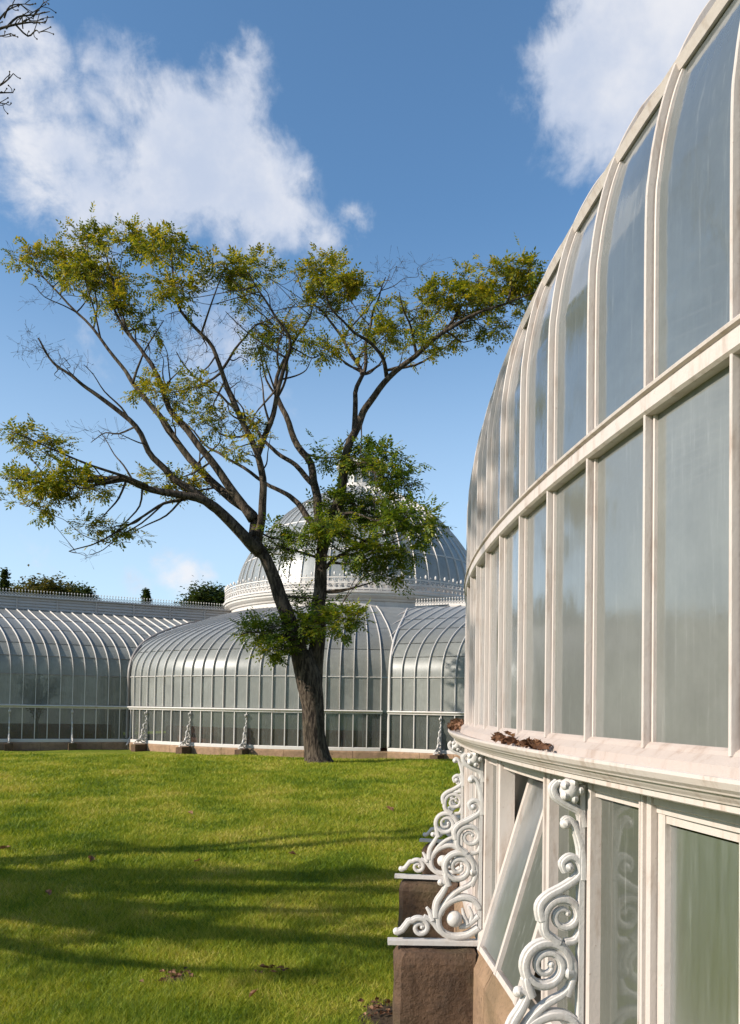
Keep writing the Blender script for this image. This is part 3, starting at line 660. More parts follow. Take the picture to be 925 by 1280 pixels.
        def run(sec, t0, t1, mb=fr):
            mb.sweep([[P(t, 0, 0) - NB * o + Vector((0, 0, z - H)) for o, z in sec] for t in (t0, t1)])
        t0, t1 = (j0 * w if wingname == 'wing_frame' else 0.0), tmax
        run(gsec, t0, t1); run(rsec, t0, t1); link(wingname, fr, PAINT_FAR, T)
        g = MB(); run(tsec, t0, t1, g); link('glazing_bar', g, LEAD if wingname == 'wing_frame' else PAINT_FAR, T)
        for z in ((1.41, 1.81, 2.29, 2.685) if wingname == 'wing_frame' else ()):
            g = MB(); s = fp_in(z); g.sweep([[P(t, s, z + dz) - NB * o for o, dz in [(-.02, -.008), (.006, -.008), (.004, .008), (-.02, .008)]] for t in (t0, t1)]); link('glazing_bar', g, LEAD, T)
        for j in range(j0, j1 + 1):
            loc = P(j * w, 0, 0) - Vector((0, 0, H)); c = Vector((loc.x + FX, loc.y + FY))
            vis = not in_ring(c + Vector((B3.x, B3.y)) * .02, .0)
            pm_any = False
            for me, z0, z1, kind in pm:
                zc = (z0 + z1) / 2; s = fp_in(zc) if zc > .87 else 0; q = Vector((P((j + .5) * w, s + .12, 0).x + FX, P((j + .5) * w, s + .12, 0).y + FY))
                if j == j1 or inside(q, zc): continue
                link('glass_pane', me, {'low': GLASS_FARL, 'wall': GLASS_WING if lou_ else GLASS_FAR, 'curve': GLASS_FAR, 'roof': GLASS_ROOF}[kind], T, loc); pm_any = True
            if vis: link('mullion', mm, PAINT_FAR, T, loc)
            if pm_any or vis: link('rib', rm, PAINT_FAR, T, loc)
        for j in bracket_js:
            loc = P(j * w, 0, 0) - Vector((0, 0, H)); bracket(T, loc + Vector((0, 0, .02)), math.atan2(b.y, b.x), IRON)
            q = MB(); Mq = Matrix.Rotation(math.atan2(e.y, e.x), 3, 'Z'); q.box(Vector((0, 0, H - 1.40)) - NB * .23, .22, .46, .5, Mq); link('stone_pier', q, PIER, T, loc)
        # plinth stones
        stw = w * 2.5; q = MB(); q.sweep([[E3 * t - NB * o + Vector((0, 0, z)) for o, z in [(-.3, -.4), (.06, -.4), (.06, H - 1.16), (.035, H - 1.123), (-.3, H - 1.123)]] for t in (.004, stw - .004)]); qm = q.mesh('plinth_stone')
        t = t0
        while t < t1 - .05:
            link('plinth_stone', qm, STONE, T, P(t, 0, 0) - Vector((0, 0, H)))
            t += stw
        # ridge: louvred band in lengths, with cresting
        zr = zmax; bl = 1.25; t = t0; band = MB(); lou = wingname == 'wing_frame'; zf = .44 if lou else .06
        band.box((bl / 2, .03, H + zr + .2), bl - .02, .05, .42)
        for q in range(4): band.box((bl / 2, -.005, H + zr + .05 + q * .1), bl - .02, .03, .075, Matrix.Rotation(R_(-14), 3, 'X'))
        band.box((bl - .01, -.01, H + zr + .2), .05, .06, .43); band.box((bl / 2, .0, H + zr + .425), bl, .16, .035)
        bm_ = band.mesh('louvre_panel'); fin = MB()
        nf = 13
        for q in range(nf):
            x = bl * (q + .5) / nf; fin.tube([(x, 0, H + zr + zf), (x, 0, H + zr + zf + .16)], 0.009, 4); fin.ball((x, 0, H + zr + zf + .20), .021, 5, 4, (1, 1, 1.5))
            fin.tube([(x + .04 * math.cos(v), 0, H + zr + zf + .08 + .05 * math.sin(v)) for v in np.linspace(0, 2 * math.pi, 7)], .010, 3, caps=False)
        fin.box((bl / 2, 0, H + zr + zf + .02), bl, .02, .018); fm_ = fin.mesh('cresting')
        zk = zr + (.38 if lou else .02)
        if not lou: q = MB(); q.sweep([[P(t_, smax, zr) - NB * o + Vector((0, 0, dz)) for o, dz in ((-.08, -.06), (.03, -.06), (.05, .03), (.03, .06), (-.08, .06))] for t_ in (t0, t1)]); link('ridge', q, PAINT_FAR, T)
        back = MB(); back.sweep([[P(t_, s, z) for s, z in ((smax + .02, zk), (smax + 1.0, zk), (smax + 3.2, 2.0), (smax + 4.2, -1.0))] for t_ in (t0, t1 + 3.2 * lou)], False, False); link('rear_glazing', back, GLASS_ROOF, T)
        t = t if lou else -1.2
        while t < off:
            l_ = P(t, smax, 0) - Vector((0, 0, H)); rz = math.atan2(e.y, e.x)
            if lou: link('louvre_panel', bm_, PAINT_GREY, T, l_, rz)
            link('cresting', fm_, PAINT_FAR, T, l_, rz); t += bl
        fl = MB(); fl.add([P(t0, .1, -1.2), P(t1, .1, -1.2), P(t1 + 3.2 * lou, smax + 4, -1.2), P(t0, smax + 4, -1.2)], [(0, 1, 2, 3)]); link('floor', fl, SOIL, T)
        ib = MB(); ib.sweep([[P(t_, s, z) for s, z in ((1.3, -1.2), (1.3, -.62), (1.6, -.62), (1.6, -1.2))] for t_ in (t0, t1)]); link('brick_bench', ib, BRICK, T)
        return P
    PW = straight(cpt, CE, CB, SKEW, CW, -30, 20, 3.5, in_ring, 'wing_frame', (-20, -15, -10, -5, 0, 5), 8.2, 3.55)
    PT = straight(tpt, TE, TB, 0, TW, -7, 14, 4.2, in_ring, 'transept_frame', (4, 9), 5.4, 5.4)
    # valleys where the straight roofs meet the round aisle
    def valley(pt, sgn, zmax, m, rad):
        pts = []
        for s, z in [(0, -1.0), (0, -.02)] + FP_S:
            if z > zmax: break
            R = RF - s + .03; a = pt(0, s - .02) - Vector((FX, FY)); e = pt(1, s) - pt(0, s); e = Vector((e.x, e.y))
            B = a.dot(e); C = a.dot(a) - R * R; D = B * B - C
            if D < 0: continue
            t = -B + sgn * math.sqrt(D); q = pt(t, s - .02); pts.append(Vector((q.x, q.y, H + z)) - O)
        mb = MB(); mb.tube(pts, rad, 6); return link('valley_gutter', mb, m, T)
    valley(cpt, -1, 3.1, LEAD, .05)
    valley(tpt, 1, 3.28, PAINT_FAR, .035)
    # downpipe at the wing corner
    c = PW(3.35, -.12, 0) - Vector((0, 0, H)); dp = MB(); dp.tube([c + Vector((0, 0, H - .1)), c + Vector((0, 0, H - .95)), c + Vector((-.03, -.06, H - 1.08)), c + Vector((-.07, -.14, H - 1.22))], .032, 7); link('downpipe', dp, PAINT_GREY, T)
    return T
FAR = far_house()

# ------------------------------------------------------------------ trees
def leaf_mesh(name, C, size, n_out=None, flat=.5):
    """C (n,3) leaf centres -> folded diamond leaves"""
    n = len(C); th = nrg.uniform(0, 2 * np.pi, n); ph = np.arccos(nrg.uniform(-1, 1, n)) * flat
    d = np.stack([np.cos(th), np.sin(th), nrg.normal(-.15, .35, n)], 1); d /= np.linalg.norm(d, axis=1, keepdims=True)
    nr = np.stack([nrg.normal(0, .55, n), nrg.normal(0, .55, n), np.ones(n)], 1); s = np.cross(d, nr); s /= np.linalg.norm(s, axis=1, keepdims=True) + 1e-9
    L = (size * nrg.uniform(.65, 1.35, n))[:, None]; Wd = L * .27
    up = np.cross(s, d)
    V = np.stack([C - d * L * .5, C + s * Wd + up * L * .08, C + d * L * .5 - up * L * .06, C - s * Wd + up * L * .08], 1).reshape(-1, 3)
    F = np.arange(4 * n).reshape(n, 4); return fast_mesh(name, V, F)
def limb_obj(name, pts, rad, parent, base, sides=8, wob=.0, n=4, m=None):
    S = smooth_pts(pts, n); rr = lerp_list(rad, len(S)) if len(rad) != len(pts) else [float(np.interp(i / n, range(len(pts)), rad)) for i in range(len(S))]
    if wob:
        S = [p + Vector(mnoise.noise_vector(p * 1.9)) * wob * min(1, i / 3) for i, p in enumerate(S)]
    mb = MB(); mb.tube([p - base for p in S], rr, sides); return link(name, mb, m or BARK, parent, smooth=True), S, rr

def spray_mesh(name, C, A, n_leaf=9, length=.24, leaf=.075):
    """pinnate leaves: C (n,3) where each leaf springs, A (n,3) the way it grows"""
    n = len(C); d = A / (np.linalg.norm(A, axis=1, keepdims=True) + 1e-9) * .5 + nrg.normal(0, .5, (n, 3)) * np.array([1, 1, .45]); d[:, 2] += .05; d /= np.linalg.norm(d, axis=1, keepdims=True)
    up = np.stack([nrg.normal(0, .35, n), nrg.normal(0, .35, n), np.ones(n)], 1); s = np.cross(d, up); s /= np.linalg.norm(s, axis=1, keepdims=True); up = np.cross(s, d)
    L = (length * nrg.uniform(.6, 1.25, n))[:, None]; Vs = []
    for k in range(n_leaf):
        last = k == n_leaf - 1; f = .25 + .75 * (k // 2) / max(1, (n_leaf - 1) // 2); sg = 0 if last else (1 if k % 2 else -1)
        c = C + d * L * f - up * (L * .20 * f * f); g = d * (.55 if not last else 1) + s * sg * .85 - up * .18 + nrg.normal(0, .12, (n, 3)); g /= np.linalg.norm(g, axis=1, keepdims=True)
        w = np.cross(g, up); w /= np.linalg.norm(w, axis=1, keepdims=True) + 1e-9; l = leaf * nrg.uniform(.75, 1.2, (n, 1)); ww = w * l * .23
        Vs.append(np.stack([c, c + g * l * .45 + ww, c + g * l - up * l * .12, c + g * l * .45 - ww], 1))
    V = np.concatenate(Vs, 0).reshape(-1, 3); return fast_mesh(name, V, np.arange(len(V)).reshape(-1, 4))

D0 = 17.7
def main_tree():
    bx = at(397, 953, D0); base = Vector((bx.x, bx.y, float(ground(bx.x, bx.y)) - .05))
    T = thing('spreading_tree', 'tall spreading tree with forked trunk and thin yellow-green foliage on the lawn', 'tree', base)
    px = D0 / 1000.0
    nodes = []                              # every limb point: (pos, radius)
    def limb(P, w0, w1, d0, d1, name='limb', rootr=None, wob=.05, sides=8):
        n = len(P); w0 *= .87; w1 *= .6; pts = [at(x, y, D0 + d0 + (d1 - d0) * i / (n - 1)) for i, (x, y) in enumerate(P)]
        o, S, rr = limb_obj(name, pts, [px * (w0 + (w1 - w0) * (i / (n - 1)) ** .8) / 2 for i in range(n)], T, base, sides, wob)
        nodes.extend(list(zip(S, rr))); return S
    tr = [(398, 957), (396, 945), (393, 920), (390, 885), (386, 850), (376, 815)]
    pts = [at(x, y, D0) for x, y in tr]
    limb_obj('trunk', pts, [px * q / 2 for q in (44, 33, 28, 28, 33, 28)], T, base, 14, .04)
    limb([(384, 858), (370, 805), (354, 755), (336, 708), (318, 672)], 29, 21, 0, -.25, 'stem', sides=12)
    limb([(391, 862), (397, 800), (399, 740), (402, 690), (400, 655)], 27, 20, .1, .35, 'stem', sides=12)
    limb([(325, 690), (314, 678), (280, 646), (261, 629), (227, 617), (189, 612), (148, 598), (110, 600), (60, 604), (15, 598)], 20, 2.5, -.2, -2.2)
    limb([(240, 621), (227, 623), (197, 633), (163, 657), (125, 676), (87, 691)], 6, 1.8, -.7, -1.8)
    limb([(270, 636), (242, 616), (212, 593), (185, 563), (163, 525), (125, 495), (98, 476), (68, 453), (49, 423)], 13, 3, -.5, -1.4)
    limb([(318, 672), (314, 644), (280, 616), (246, 582), (219, 548), (193, 510), (166, 479), (151, 457), (117, 411), (76, 370), (45, 336)], 17, 2.5, -.25, 1.2)
    limb([(316, 650), (288, 610), (265, 578), (242, 548), (212, 510), (197, 472), (185, 449), (163, 419), (144, 389), (140, 343), (125, 305)], 14, 2.5, -.3, .3)
    limb([(322, 675), (326, 650), (329, 608), (322, 566), (295, 510), (276, 464), (261, 426), (227, 389), (216, 336), (212, 302)], 14, 2.5, -.2, -1.2)
    limb([(322, 570), (342, 517), (348, 490), (355, 455), (362, 425), (345, 395), (325, 365), (310, 340)], 9, 2.2, -.5, -1.7)
    limb([(400, 660), (396, 622), (388, 580), (369, 549), (353, 510), (345, 487), (353, 456), (368, 425), (385, 400), (395, 370)], 15, 2.4, .35, 1.4)
    limb([(402, 690), (412, 650), (427, 611), (431, 572), (447, 530), (462, 502), (486, 471), (521, 444), (552, 417), (595, 393), (634, 378), (674, 364)], 18, 2.5, .3, -1.0)
    limb([(443, 538), (445, 491), (455, 460), (458, 428), (466, 397), (474, 370), (482, 347)], 8.5, 2.2, .1, .9)
    limb([(453, 468), (447, 456), (427, 421), (404, 390), (385, 372), (369, 339)], 7, 2, .3, 1.8)
    limb([(484, 474), (478, 448), (458, 425), (435, 409), (412, 382), (398, 350)], 7, 2, -.1, -1.6)
    limb([(402, 668), (380, 640), (365, 623), (350, 614), (322, 597), (288, 574), (261, 559), (242, 540), (225, 520)], 11, 2.5, .4, 2.4)
    limb([(392, 606), (369, 582), (346, 565), (329, 548), (303, 517), (265, 487), (235, 462), (220, 440)], 9, 2.2, .5, 2.6)
    limb([(552, 417), (570, 395), (585, 370), (600, 345)], 5, 1.8, -.6, .2); limb([(634, 378), (640, 355), (648, 332)], 4, 1.6, -.9, -.4)
    limb([(521, 444), (515, 415), (505, 392), (500, 365)], 5, 1.8, -.4, -1.3); limb([(166, 479), (180, 440), (205, 400)], 4.5, 1.6, .2, .9)
    limb([(185, 608), (140, 590), (95, 575), (60, 558), (15, 540)], 5, 1.6, -1.4, -2.9); limb([(276, 464), (300, 430), (325, 405), (352, 420)], 4.5, 1.6, -.7, .6)
    limb([(386, 795), (400, 770), (425, 770), (445, 778)], 5, 1.8, .1, -.9); limb([(372, 815), (350, 795), (320, 790), (298, 792)], 5, 1.8, 0, -1.1)
    limb([(402, 715), (430, 690), (470, 672), (520, 660), (550, 655)], 7, 1.8, .3, -.9); limb([(402, 700), (380, 690), (350, 682), (335, 675)], 5, 1.6, .3, 1.2)
    limb([(430, 590), (455, 580), (485, 590), (510, 600)], 5, 1.8, .3, -.8); limb([(410, 660), (440, 640), (480, 625), (515, 620)], 6, 1.8, .4, 1.6)
    # (x, y, rx, ry, twig count, leaves, colour)  : px on the photograph, spread in depth as well
    CL = [(35, 312, 34, 13, 9, 240, 0), (85, 322, 42, 24, 14, 620, 0), (130, 340, 42, 34, 18, 900, 0), (168, 300, 28, 20, 10, 420, 0), (112, 290, 24, 15, 8, 260, 0), (150, 378, 26, 22, 9, 300, 0),
          (215, 303, 30, 18, 10, 420, 0), (226, 352, 30, 20, 10, 380, 0), (180, 405, 28, 9, 6, 130, 0), (287, 333, 34, 18, 10, 480, 1), (325, 330, 30, 13, 9, 330, 1), (310, 365, 24, 14, 7, 160, 1),
          (398, 332, 26, 20, 10, 430, 0), (433, 345, 34, 26, 14, 760, 0), (400, 372, 28, 18, 9, 280, 1), (348, 418, 38, 20, 10, 420, 1), (398, 440, 28, 14, 9, 260, 1), (330, 440, 30, 12, 6, 160, 1),
          (490, 395, 44, 20, 12, 560, 1), (545, 362, 32, 20, 12, 420, 0), (595, 350, 30, 22, 12, 520, 0), (645, 335, 32, 17, 13, 520, 0), (655, 358, 24, 14, 9, 330, 0), (600, 378, 34, 14, 10, 420, 0), (615, 405, 32, 10, 9, 280, 1),
          (475, 425, 34, 14, 8, 330, 1), (525, 430, 24, 14, 7, 240, 1), (572, 415, 20, 9, 6, 160, 1),
          (30, 543, 26, 9, 7, 210, 0), (62, 556, 24, 9, 6, 170, 0), (20, 597, 24, 9, 7, 230, 0), (70, 603, 48, 13, 14, 760, 0), (118, 602, 24, 11, 8, 260, 0), (35, 628, 24, 12, 6, 150, 1), (120, 656, 30, 9, 7, 210, 1), (150, 667, 24, 8, 5, 120, 1),
          (210, 604, 30, 11, 8, 330, 0), (250, 605, 22, 10, 5, 160, 0), (248, 482, 30, 10, 8, 220, 1), (262, 525, 40, 22, 10, 330, 1), (205, 490, 26, 16, 8, 260, 1), (300, 560, 24, 12, 5, 120, 1), (320, 530, 28, 20, 6, 140, 1), (175, 480, 18, 10, 5, 120, 1),
          (465, 572, 34, 16, 12, 520, 2), (495, 600, 36, 22, 13, 640, 2), (450, 640, 50, 32, 20, 1150, 2), (500, 648, 38, 20, 14, 620, 2), (400, 665, 44, 22, 14, 680, 2), (352, 682, 26, 16, 9, 340, 2), (460, 690, 40, 20, 13, 640, 2), (478, 716, 22, 12, 7, 330, 2), (528, 660, 24, 9, 7, 260, 2), (422, 570, 26, 16, 8, 260, 2), (505, 690, 22, 12, 6, 200, 2),
          (325, 788, 30, 18, 11, 560, 2), (378, 782, 38, 20, 14, 820, 2), (430, 775, 26, 16, 10, 460, 2), (345, 812, 22, 12, 7, 260, 2), (400, 755, 28, 9, 7, 240, 2),
          (45, 432, 26, 34, 14, 0, 0), (500, 332, 36, 20, 16, 0, 0), (90, 455, 26, 20, 8, 0, 0), (230, 425, 50, 36, 20, 0, 0), (350, 375, 36, 26, 14, 0, 0), (380, 405, 30, 18, 8, 0, 0), (440, 400, 30, 20, 8, 0, 0), (110, 690, 12, 18, 5, 0, 0), (190, 445, 36, 24, 12, 0, 0), (300, 405, 36, 26, 14, 0, 0), (60, 360, 26, 16, 8, 0, 0), (120, 540, 40, 8, 6, 0, 0), (290, 470, 40, 30, 8, 0, 0)]
    NP0 = np.array([tuple(p) for p, r in nodes]); NR0 = [r for p, r in nodes]
    tw = MB(); groups = {0: [], 1: [], 2: []}
    for cx, cy, rx, ry, nt, nl, kind in CL:
        rx *= .88; ry *= .85; cy += 9 if cy < 400 else 3
        c0 = at(cx, cy, D0)
        dd = NP0 - np.array(c0)
        j = int(np.argmin((dd[:, 0] ** 2 + dd[:, 2] ** 2 + .25 * dd[:, 1] ** 2))); depth = NP0[j][1] + nrg.normal(0, .3)
        c = at(cx, cy, depth); q = depth / 1000; bare = nl == 0
        ends = []; loc = [(Vector(NP0[j]), NR0[j])]
        root = np.array((c.x * .8 - .25, depth, c.z - max(ry * q * 1.2, .45))) if cy < 520 else np.array((c.x + (.5 if cx < 330 else -.3), depth, c.z - .1))        # branches rise towards the cluster from below and inside
        near = np.argsort(((NP0 - root) ** 2).sum(1))[:26]
        nb = 3 if bare else max(3, int(rx / 10) + 1)
        for b_ in range(nb):
            k = int(near[rng.randrange(len(near))]); st = Vector(NP0[k]); f = (b_ + .5) / nb * 2 - 1
            tip = c + Vector((f * rx * q * .85 + nrg.normal(0, .08), nrg.normal(0, .5) * rx * .8 * q, nrg.normal(0, .28) * ry * q))
            L = (tip - st).length
            if L < .25 or L > 2.1: continue
            r0 = min(NR0[k] * .7, .009 + .014 * L); bend = Vector((nrg.normal(0, .07), nrg.normal(0, .07), -.05 * abs(nrg.normal(1, .4)))) * L
            P = [st, st.lerp(tip, .3) + bend, st.lerp(tip, .6) + bend * .9 + Vector(nrg.normal(0, .05, 3)), st.lerp(tip, .85) + bend * .3 + Vector(nrg.normal(0, .05, 3)), tip]
            S = smooth_pts(P, 3); rr = lerp_list([r0, r0 * .7, r0 * .42, .007], len(S)); tw.tube([p - base for p in S], rr, 5, caps=False); loc.extend(list(zip(S[3:], rr[3:])))
        LP = np.array([tuple(p) for p, r in loc]); LR = [r for p, r in loc]
        for _ in range(int(nt * (3.0 if not bare else 2.6))):
            v = nrg.normal(0, .5, 3); tip = c + Vector((v[0] * rx * q, v[1] * (rx * .8 + 8) * q, v[2] * ry * q * .48 + .02))
            k = int(np.argmin(((LP - np.array(tip)) ** 2).sum(1))); st = Vector(LP[k]); L = (tip - st).length
            if L < .10 or L > 2.2: continue
            r0 = min(LR[k] * .65, .007 + .011 * L); g = Vector(nrg.normal(0, .10, 3)) * L
            P = [st, st.lerp(tip, .4) + g, st.lerp(tip, .75) + g * .8 + Vector(nrg.normal(0, .03, 3)), tip]; rr = [r0, r0 * .75, r0 * .55, .005]
            tw.tube([p - base for p in P], rr, 4, caps=False); LP = np.vstack([LP, np.array([tuple(p) for p in P[1:]])]); LR += rr[1:]
            ends.append((P[2], tip))
            for _2 in range(4 if bare else 3):
                f = rng.uniform(.25, .95); a = P[1].lerp(tip, f); e = a + (tip - st).normalized() * rng.uniform(.05, .22) + Vector(nrg.normal(0, .11, 3)); e.z += .03
                tw.tube([a - base, a.lerp(e, .5) - base + Vector(nrg.normal(0, .015, 3)), e - base], [r0 * .5, r0 * .4, .0035], 3, caps=False); ends.append((a, e))
        if nl and ends:
            n = int(nl * .46); ii = nrg.integers(0, len(ends), n); u = nrg.uniform(.35, 1.0, n)[:, None]
            A_ = np.array([tuple(ends[i][0]) for i in ii]); B_ = np.array([tuple(ends[i][1]) for i in ii])
            groups[kind].append((A_ + (B_ - A_) * u, B_ - A_))
    o = link('twigs', tw.mesh('twigs', fix=False), BARK, T); o['kind'] = 'stuff'
    for kind, m, sz in ((0, LEAF, .085), (1, LEAF, .08), (2, LEAF_G, .09)):
        for lp, gd in groups[kind]:
            o = link('foliage', spray_mesh('foliage', lp - np.array(base), gd, 9, .25 if kind < 2 else .29, sz), m, T); o['kind'] = 'stuff'
main_tree()

def side_tree():
    """the tree on the left whose shadow lies across the lawn and whose twigs reach into the picture"""
    k = 1 / math.tan(SUN_EL); sx, sy = SUN.x / math.cos(SUN_EL), SUN.y / math.cos(SUN_EL)
    def from_shadow(x, y, h):
        d = ray(x, y); t = -1.5 / d.z
        for _ in range(12):
            p = Vector((0, 0, H)) + d * t; t *= (float(ground(p.x, p.y)) - H) / (d.z * t)
        p = Vector((0, 0, H)) + d * t; return Vector((p.x + sx * k * h, p.y + sy * k * h, p.z + h))
    t0 = from_shadow(-360, 1100, 1.7); foot = Vector((t0.x + .1, t0.y, 0)); foot.z = float(ground(foot.x, foot.y)) - .05
    T = thing('bare_branched_tree', 'tree whose twigs reach into the top left corner of the sky', 'tree', foot)
    nodes = []
    def limb(P, r0, r1, name='limb', s=8):
        o, S, rr = limb_obj(name, P, lerp_list([r0, r1], len(P)), T, foot, s, .06); nodes.extend(zip(S, rr)); return S
    fork = t0
    limb([foot, foot.lerp(fork, .5) + Vector((.04, .05, 0)), fork + Vector((0, 0, .05))], .30, .22, 'trunk', 12)
    shade = []
    def shade_limb(P, r0, r1, fol):
        S = limb([fork if p is None else from_shadow(*p) for p in P], r0, r1); shade.append((S, fol))
    shade_limb([None, (-120, 1088, 2.5), (60, 1078, 3.1), (200, 1062, 3.6), (370, 1046, 4.3), (500, 1040, 4.9), (600, 1025, 5.8)], .12, .04, 18)
    shade_limb([None, (-120, 1100, 2.4), (60, 1100, 3.0), (250, 1096, 3.7), (420, 1094, 4.4), (540, 1092, 5.1), (640, 1050, 6.2)], .26, .10, 110)
    shade_limb([None, (-100, 1112, 2.4), (80, 1112, 3.0), (260, 1112, 3.7), (440, 1113, 4.5), (540, 1118, 5.0)], .17, .06, 60)
    shade_limb([None, (-100, 1122, 2.4), (60, 1130, 2.9), (220, 1139, 3.5), (380, 1141, 4.1), (520, 1140, 4.8)], .13, .05, 24)
    shade_limb([None, (-80, 1130, 2.3), (60, 1146, 2.8), (215, 1163, 3.4), (330, 1172, 3.8), (480, 1179, 4.4), (560, 1200, 4.9)], .20, .07, 50)
    shade_limb([None, (-60, 1160, 2.2), (60, 1196, 2.6), (200, 1212, 3.1), (420, 1216, 3.9)], .08, .03, 20)
    # boughs towards the near glasshouse: their shade dapples its mullions
    wall = [Vector((CX - RN * math.cos(a), CY - RN * math.sin(a), z)) + SUN * 10.6 for a, z in ((ang(5.5), 3.7), (ang(8), 2.7), (ang(10), 3.8), (ang(12), 2.3), (ang(7), 4.5))]
    hub = (wall[0] + wall[2]) / 2 + Vector((-.4, .4, -.8))
    limb([fork, fork.lerp(hub, .5) + Vector((-.2, 0, .6)), hub], .20, .08)
    for w_ in wall: limb([hub, hub.lerp(w_, .5) + Vector((0, .1, .15)), w_], .06, .025)
    a = at(-260, 250, 6.6); b = at(-70, 110, 7.2); c = at(-12, 45, 7.5)
    limb([fork, fork.lerp(a, .5) + Vector((0, 0, .5)), a, b, c], .10, .016)
    tw = MB(); ends = []
    def twig(P, r):
        S = smooth_pts(P, 3); tw.tube([p - foot for p in S], lerp_list([r, .0035], len(S)), 5, caps=False); return S
    D = 7.5; g = lambda x, y: at(x, y, D)
    for P, r in (([(-30, 60), (-5, 42), (20, 33), (44, 30), (60, 38)], .016), ([(8, 37), (22, 22), (40, 14), (62, 14)], .012), ([(20, 33), (32, 40), (48, 44), (52, 48)], .010), ([(-20, 50), (-4, 28), (8, 10), (24, 2)], .014), ([(4, 20), (16, 14), (30, 3)], .009),
                 ([(-30, 110), (-8, 102), (8, 97), (16, 91)], .012), ([(-30, 128), (-6, 122), (10, 116), (14, 112)], .010), ([(-25, 140), (-4, 134), (8, 132)], .008), ([(26, 31), (30, 20), (38, 22)], .007), ([(38, 15), (46, 6), (55, 5)], .007), ([(-10, 46), (4, 50), (16, 46)], .008)):
        S = twig([g(*p) + Vector((0, nrg.normal(0, .04), 0)) for p in P], r)
        for _ in range(5):
            k = rng.randrange(3, len(S)); e = S[k] + Vector((nrg.normal(.05, .04), nrg.normal(0, .04), nrg.normal(.02, .05))); twig([S[k], S[k].lerp(e, .5) + Vector(nrg.normal(0, .008, 3)), e], r * .4); tw.ball(e - foot, .008, 5, 4)
    LPs, LAs = [], []
    for S, fol in shade:
        for _ in range(fol // 3):
            k = rng.randrange(4, len(S)); tip = S[k] + Vector((nrg.normal(.1, .4), nrg.normal(0, .30), nrg.normal(.05, .10))); twig([S[k], S[k].lerp(tip, .5) + Vector(nrg.normal(0, .06, 3)), tip], .02)
            for _2 in range(7): LPs.append(tuple(S[k].lerp(tip, rng.uniform(.2, 1)) + Vector(nrg.normal(0, .07, 3)))); LAs.append(tuple(tip - S[k]))
    for w_ in wall:
        for _ in range(15):
            st = hub.lerp(w_, rng.uniform(.4, 1)); tip = w_ + Vector(nrg.normal(0, .55, 3)); twig([st, st.lerp(tip, .5) + Vector(nrg.normal(0, .08, 3)), tip], .022)
            for _2 in range(5): LPs.append(tuple(st.lerp(tip, rng.uniform(.4, 1.05)) + Vector(nrg.normal(0, .06, 3)))); LAs.append(tuple(tip - st))
    o = link('twigs', tw.mesh('twigs', fix=False), BARK, T); o['kind'] = 'stuff'
    lp = np.array(LPs); gd = np.array(LAs); ok = lp[:, 0] < -.58 * lp[:, 1]; lp, gd = lp[ok], gd[ok]
    o = link('foliage', spray_mesh('foliage', lp - np.array(foot), gd, 9, .26, .085), LEAF, T); o['kind'] = 'stuff'
side_tree()

def back_tree(label, x, y, depth, wpx, hpx, kind, m, group='trees beyond the glasshouse roof'):
    q = depth / 1000; top = at(x, y, depth); base = Vector((top.x, top.y, float(ground(top.x, top.y)) - .1))
    T = thing('conifer_tree' if kind == 'conifer' else 'round_tree', label, 'tree', base, group)
    hh = top.z - base.z; w = wpx * q / 2; cr = hpx * q
    tb = MB(); tb.tube([(0, 0, 0), (.05, 0, hh * .5), (0, 0, hh * .98)], [.22, .16, .04], 7); link('trunk', tb, BARK, T, smooth=True)
    C = []
    lb = MB()
    if kind == 'conifer':
        for i in range(150):
            f = rng.random() ** .8; z = hh - cr * f; r = w * f * rng.uniform(.6, 1.1); a = rng.uniform(0, 6.28); e = Vector((r * math.cos(a), r * math.sin(a), z - .15 * r))
            lb.tube([(0, 0, z), e], [.03, .01], 3, caps=False)
            for _ in range(26): C.append(tuple(Vector((0, 0, z)).lerp(e, rng.uniform(.15, 1.05)) + Vector(nrg.normal(0, .10, 3))))
        sz = .22
    else:
        for i in range(80):
            v = Vector(nrg.normal(0, 1, 3)).normalized() * (rng.random() ** .4); c = Vector((v.x * w, v.y * w, hh - cr / 2 + v.z * cr / 2))
            lb.tube([(0, 0, hh - cr * .9), (c.x * .5, c.y * .5, c.z - .3), c], [.06, .04, .015], 4, caps=False)
            s = w * rng.uniform(.12, .26)
            for _ in range(90): C.append(tuple(c + Vector(nrg.normal(0, 1, 3)) * s))
        sz = .26
    link('limbs', lb.mesh('limbs', fix=False), BARK, T)
    o = link('crown', leaf_mesh('crown', np.array(C), sz), m, T); o['kind'] = 'stuff'
back_tree('thin dark conifer at the left edge above the long roof', 6, 714, 52, 34, 70, 'conifer', LEAF_D)
back_tree('pale olive bushy tree above the left end of the ridge', 62, 727, 55, 62, 40, 'round', LEAF_O)
back_tree('low dark rounded tree top just above the ridge', 100, 736, 58, 44, 40, 'round', LEAF_D)
back_tree('small dark pointed conifer above the ridge cresting', 183, 738, 60, 30, 34, 'conifer', LEAF_D)
back_tree('broad dark tree beside the dome drum', 262, 737, 56, 60, 40, 'round', LEAF_D)
back_tree('low olive bush at the left above the ridge', 22, 734, 56, 40, 40, 'round', LEAF_O)

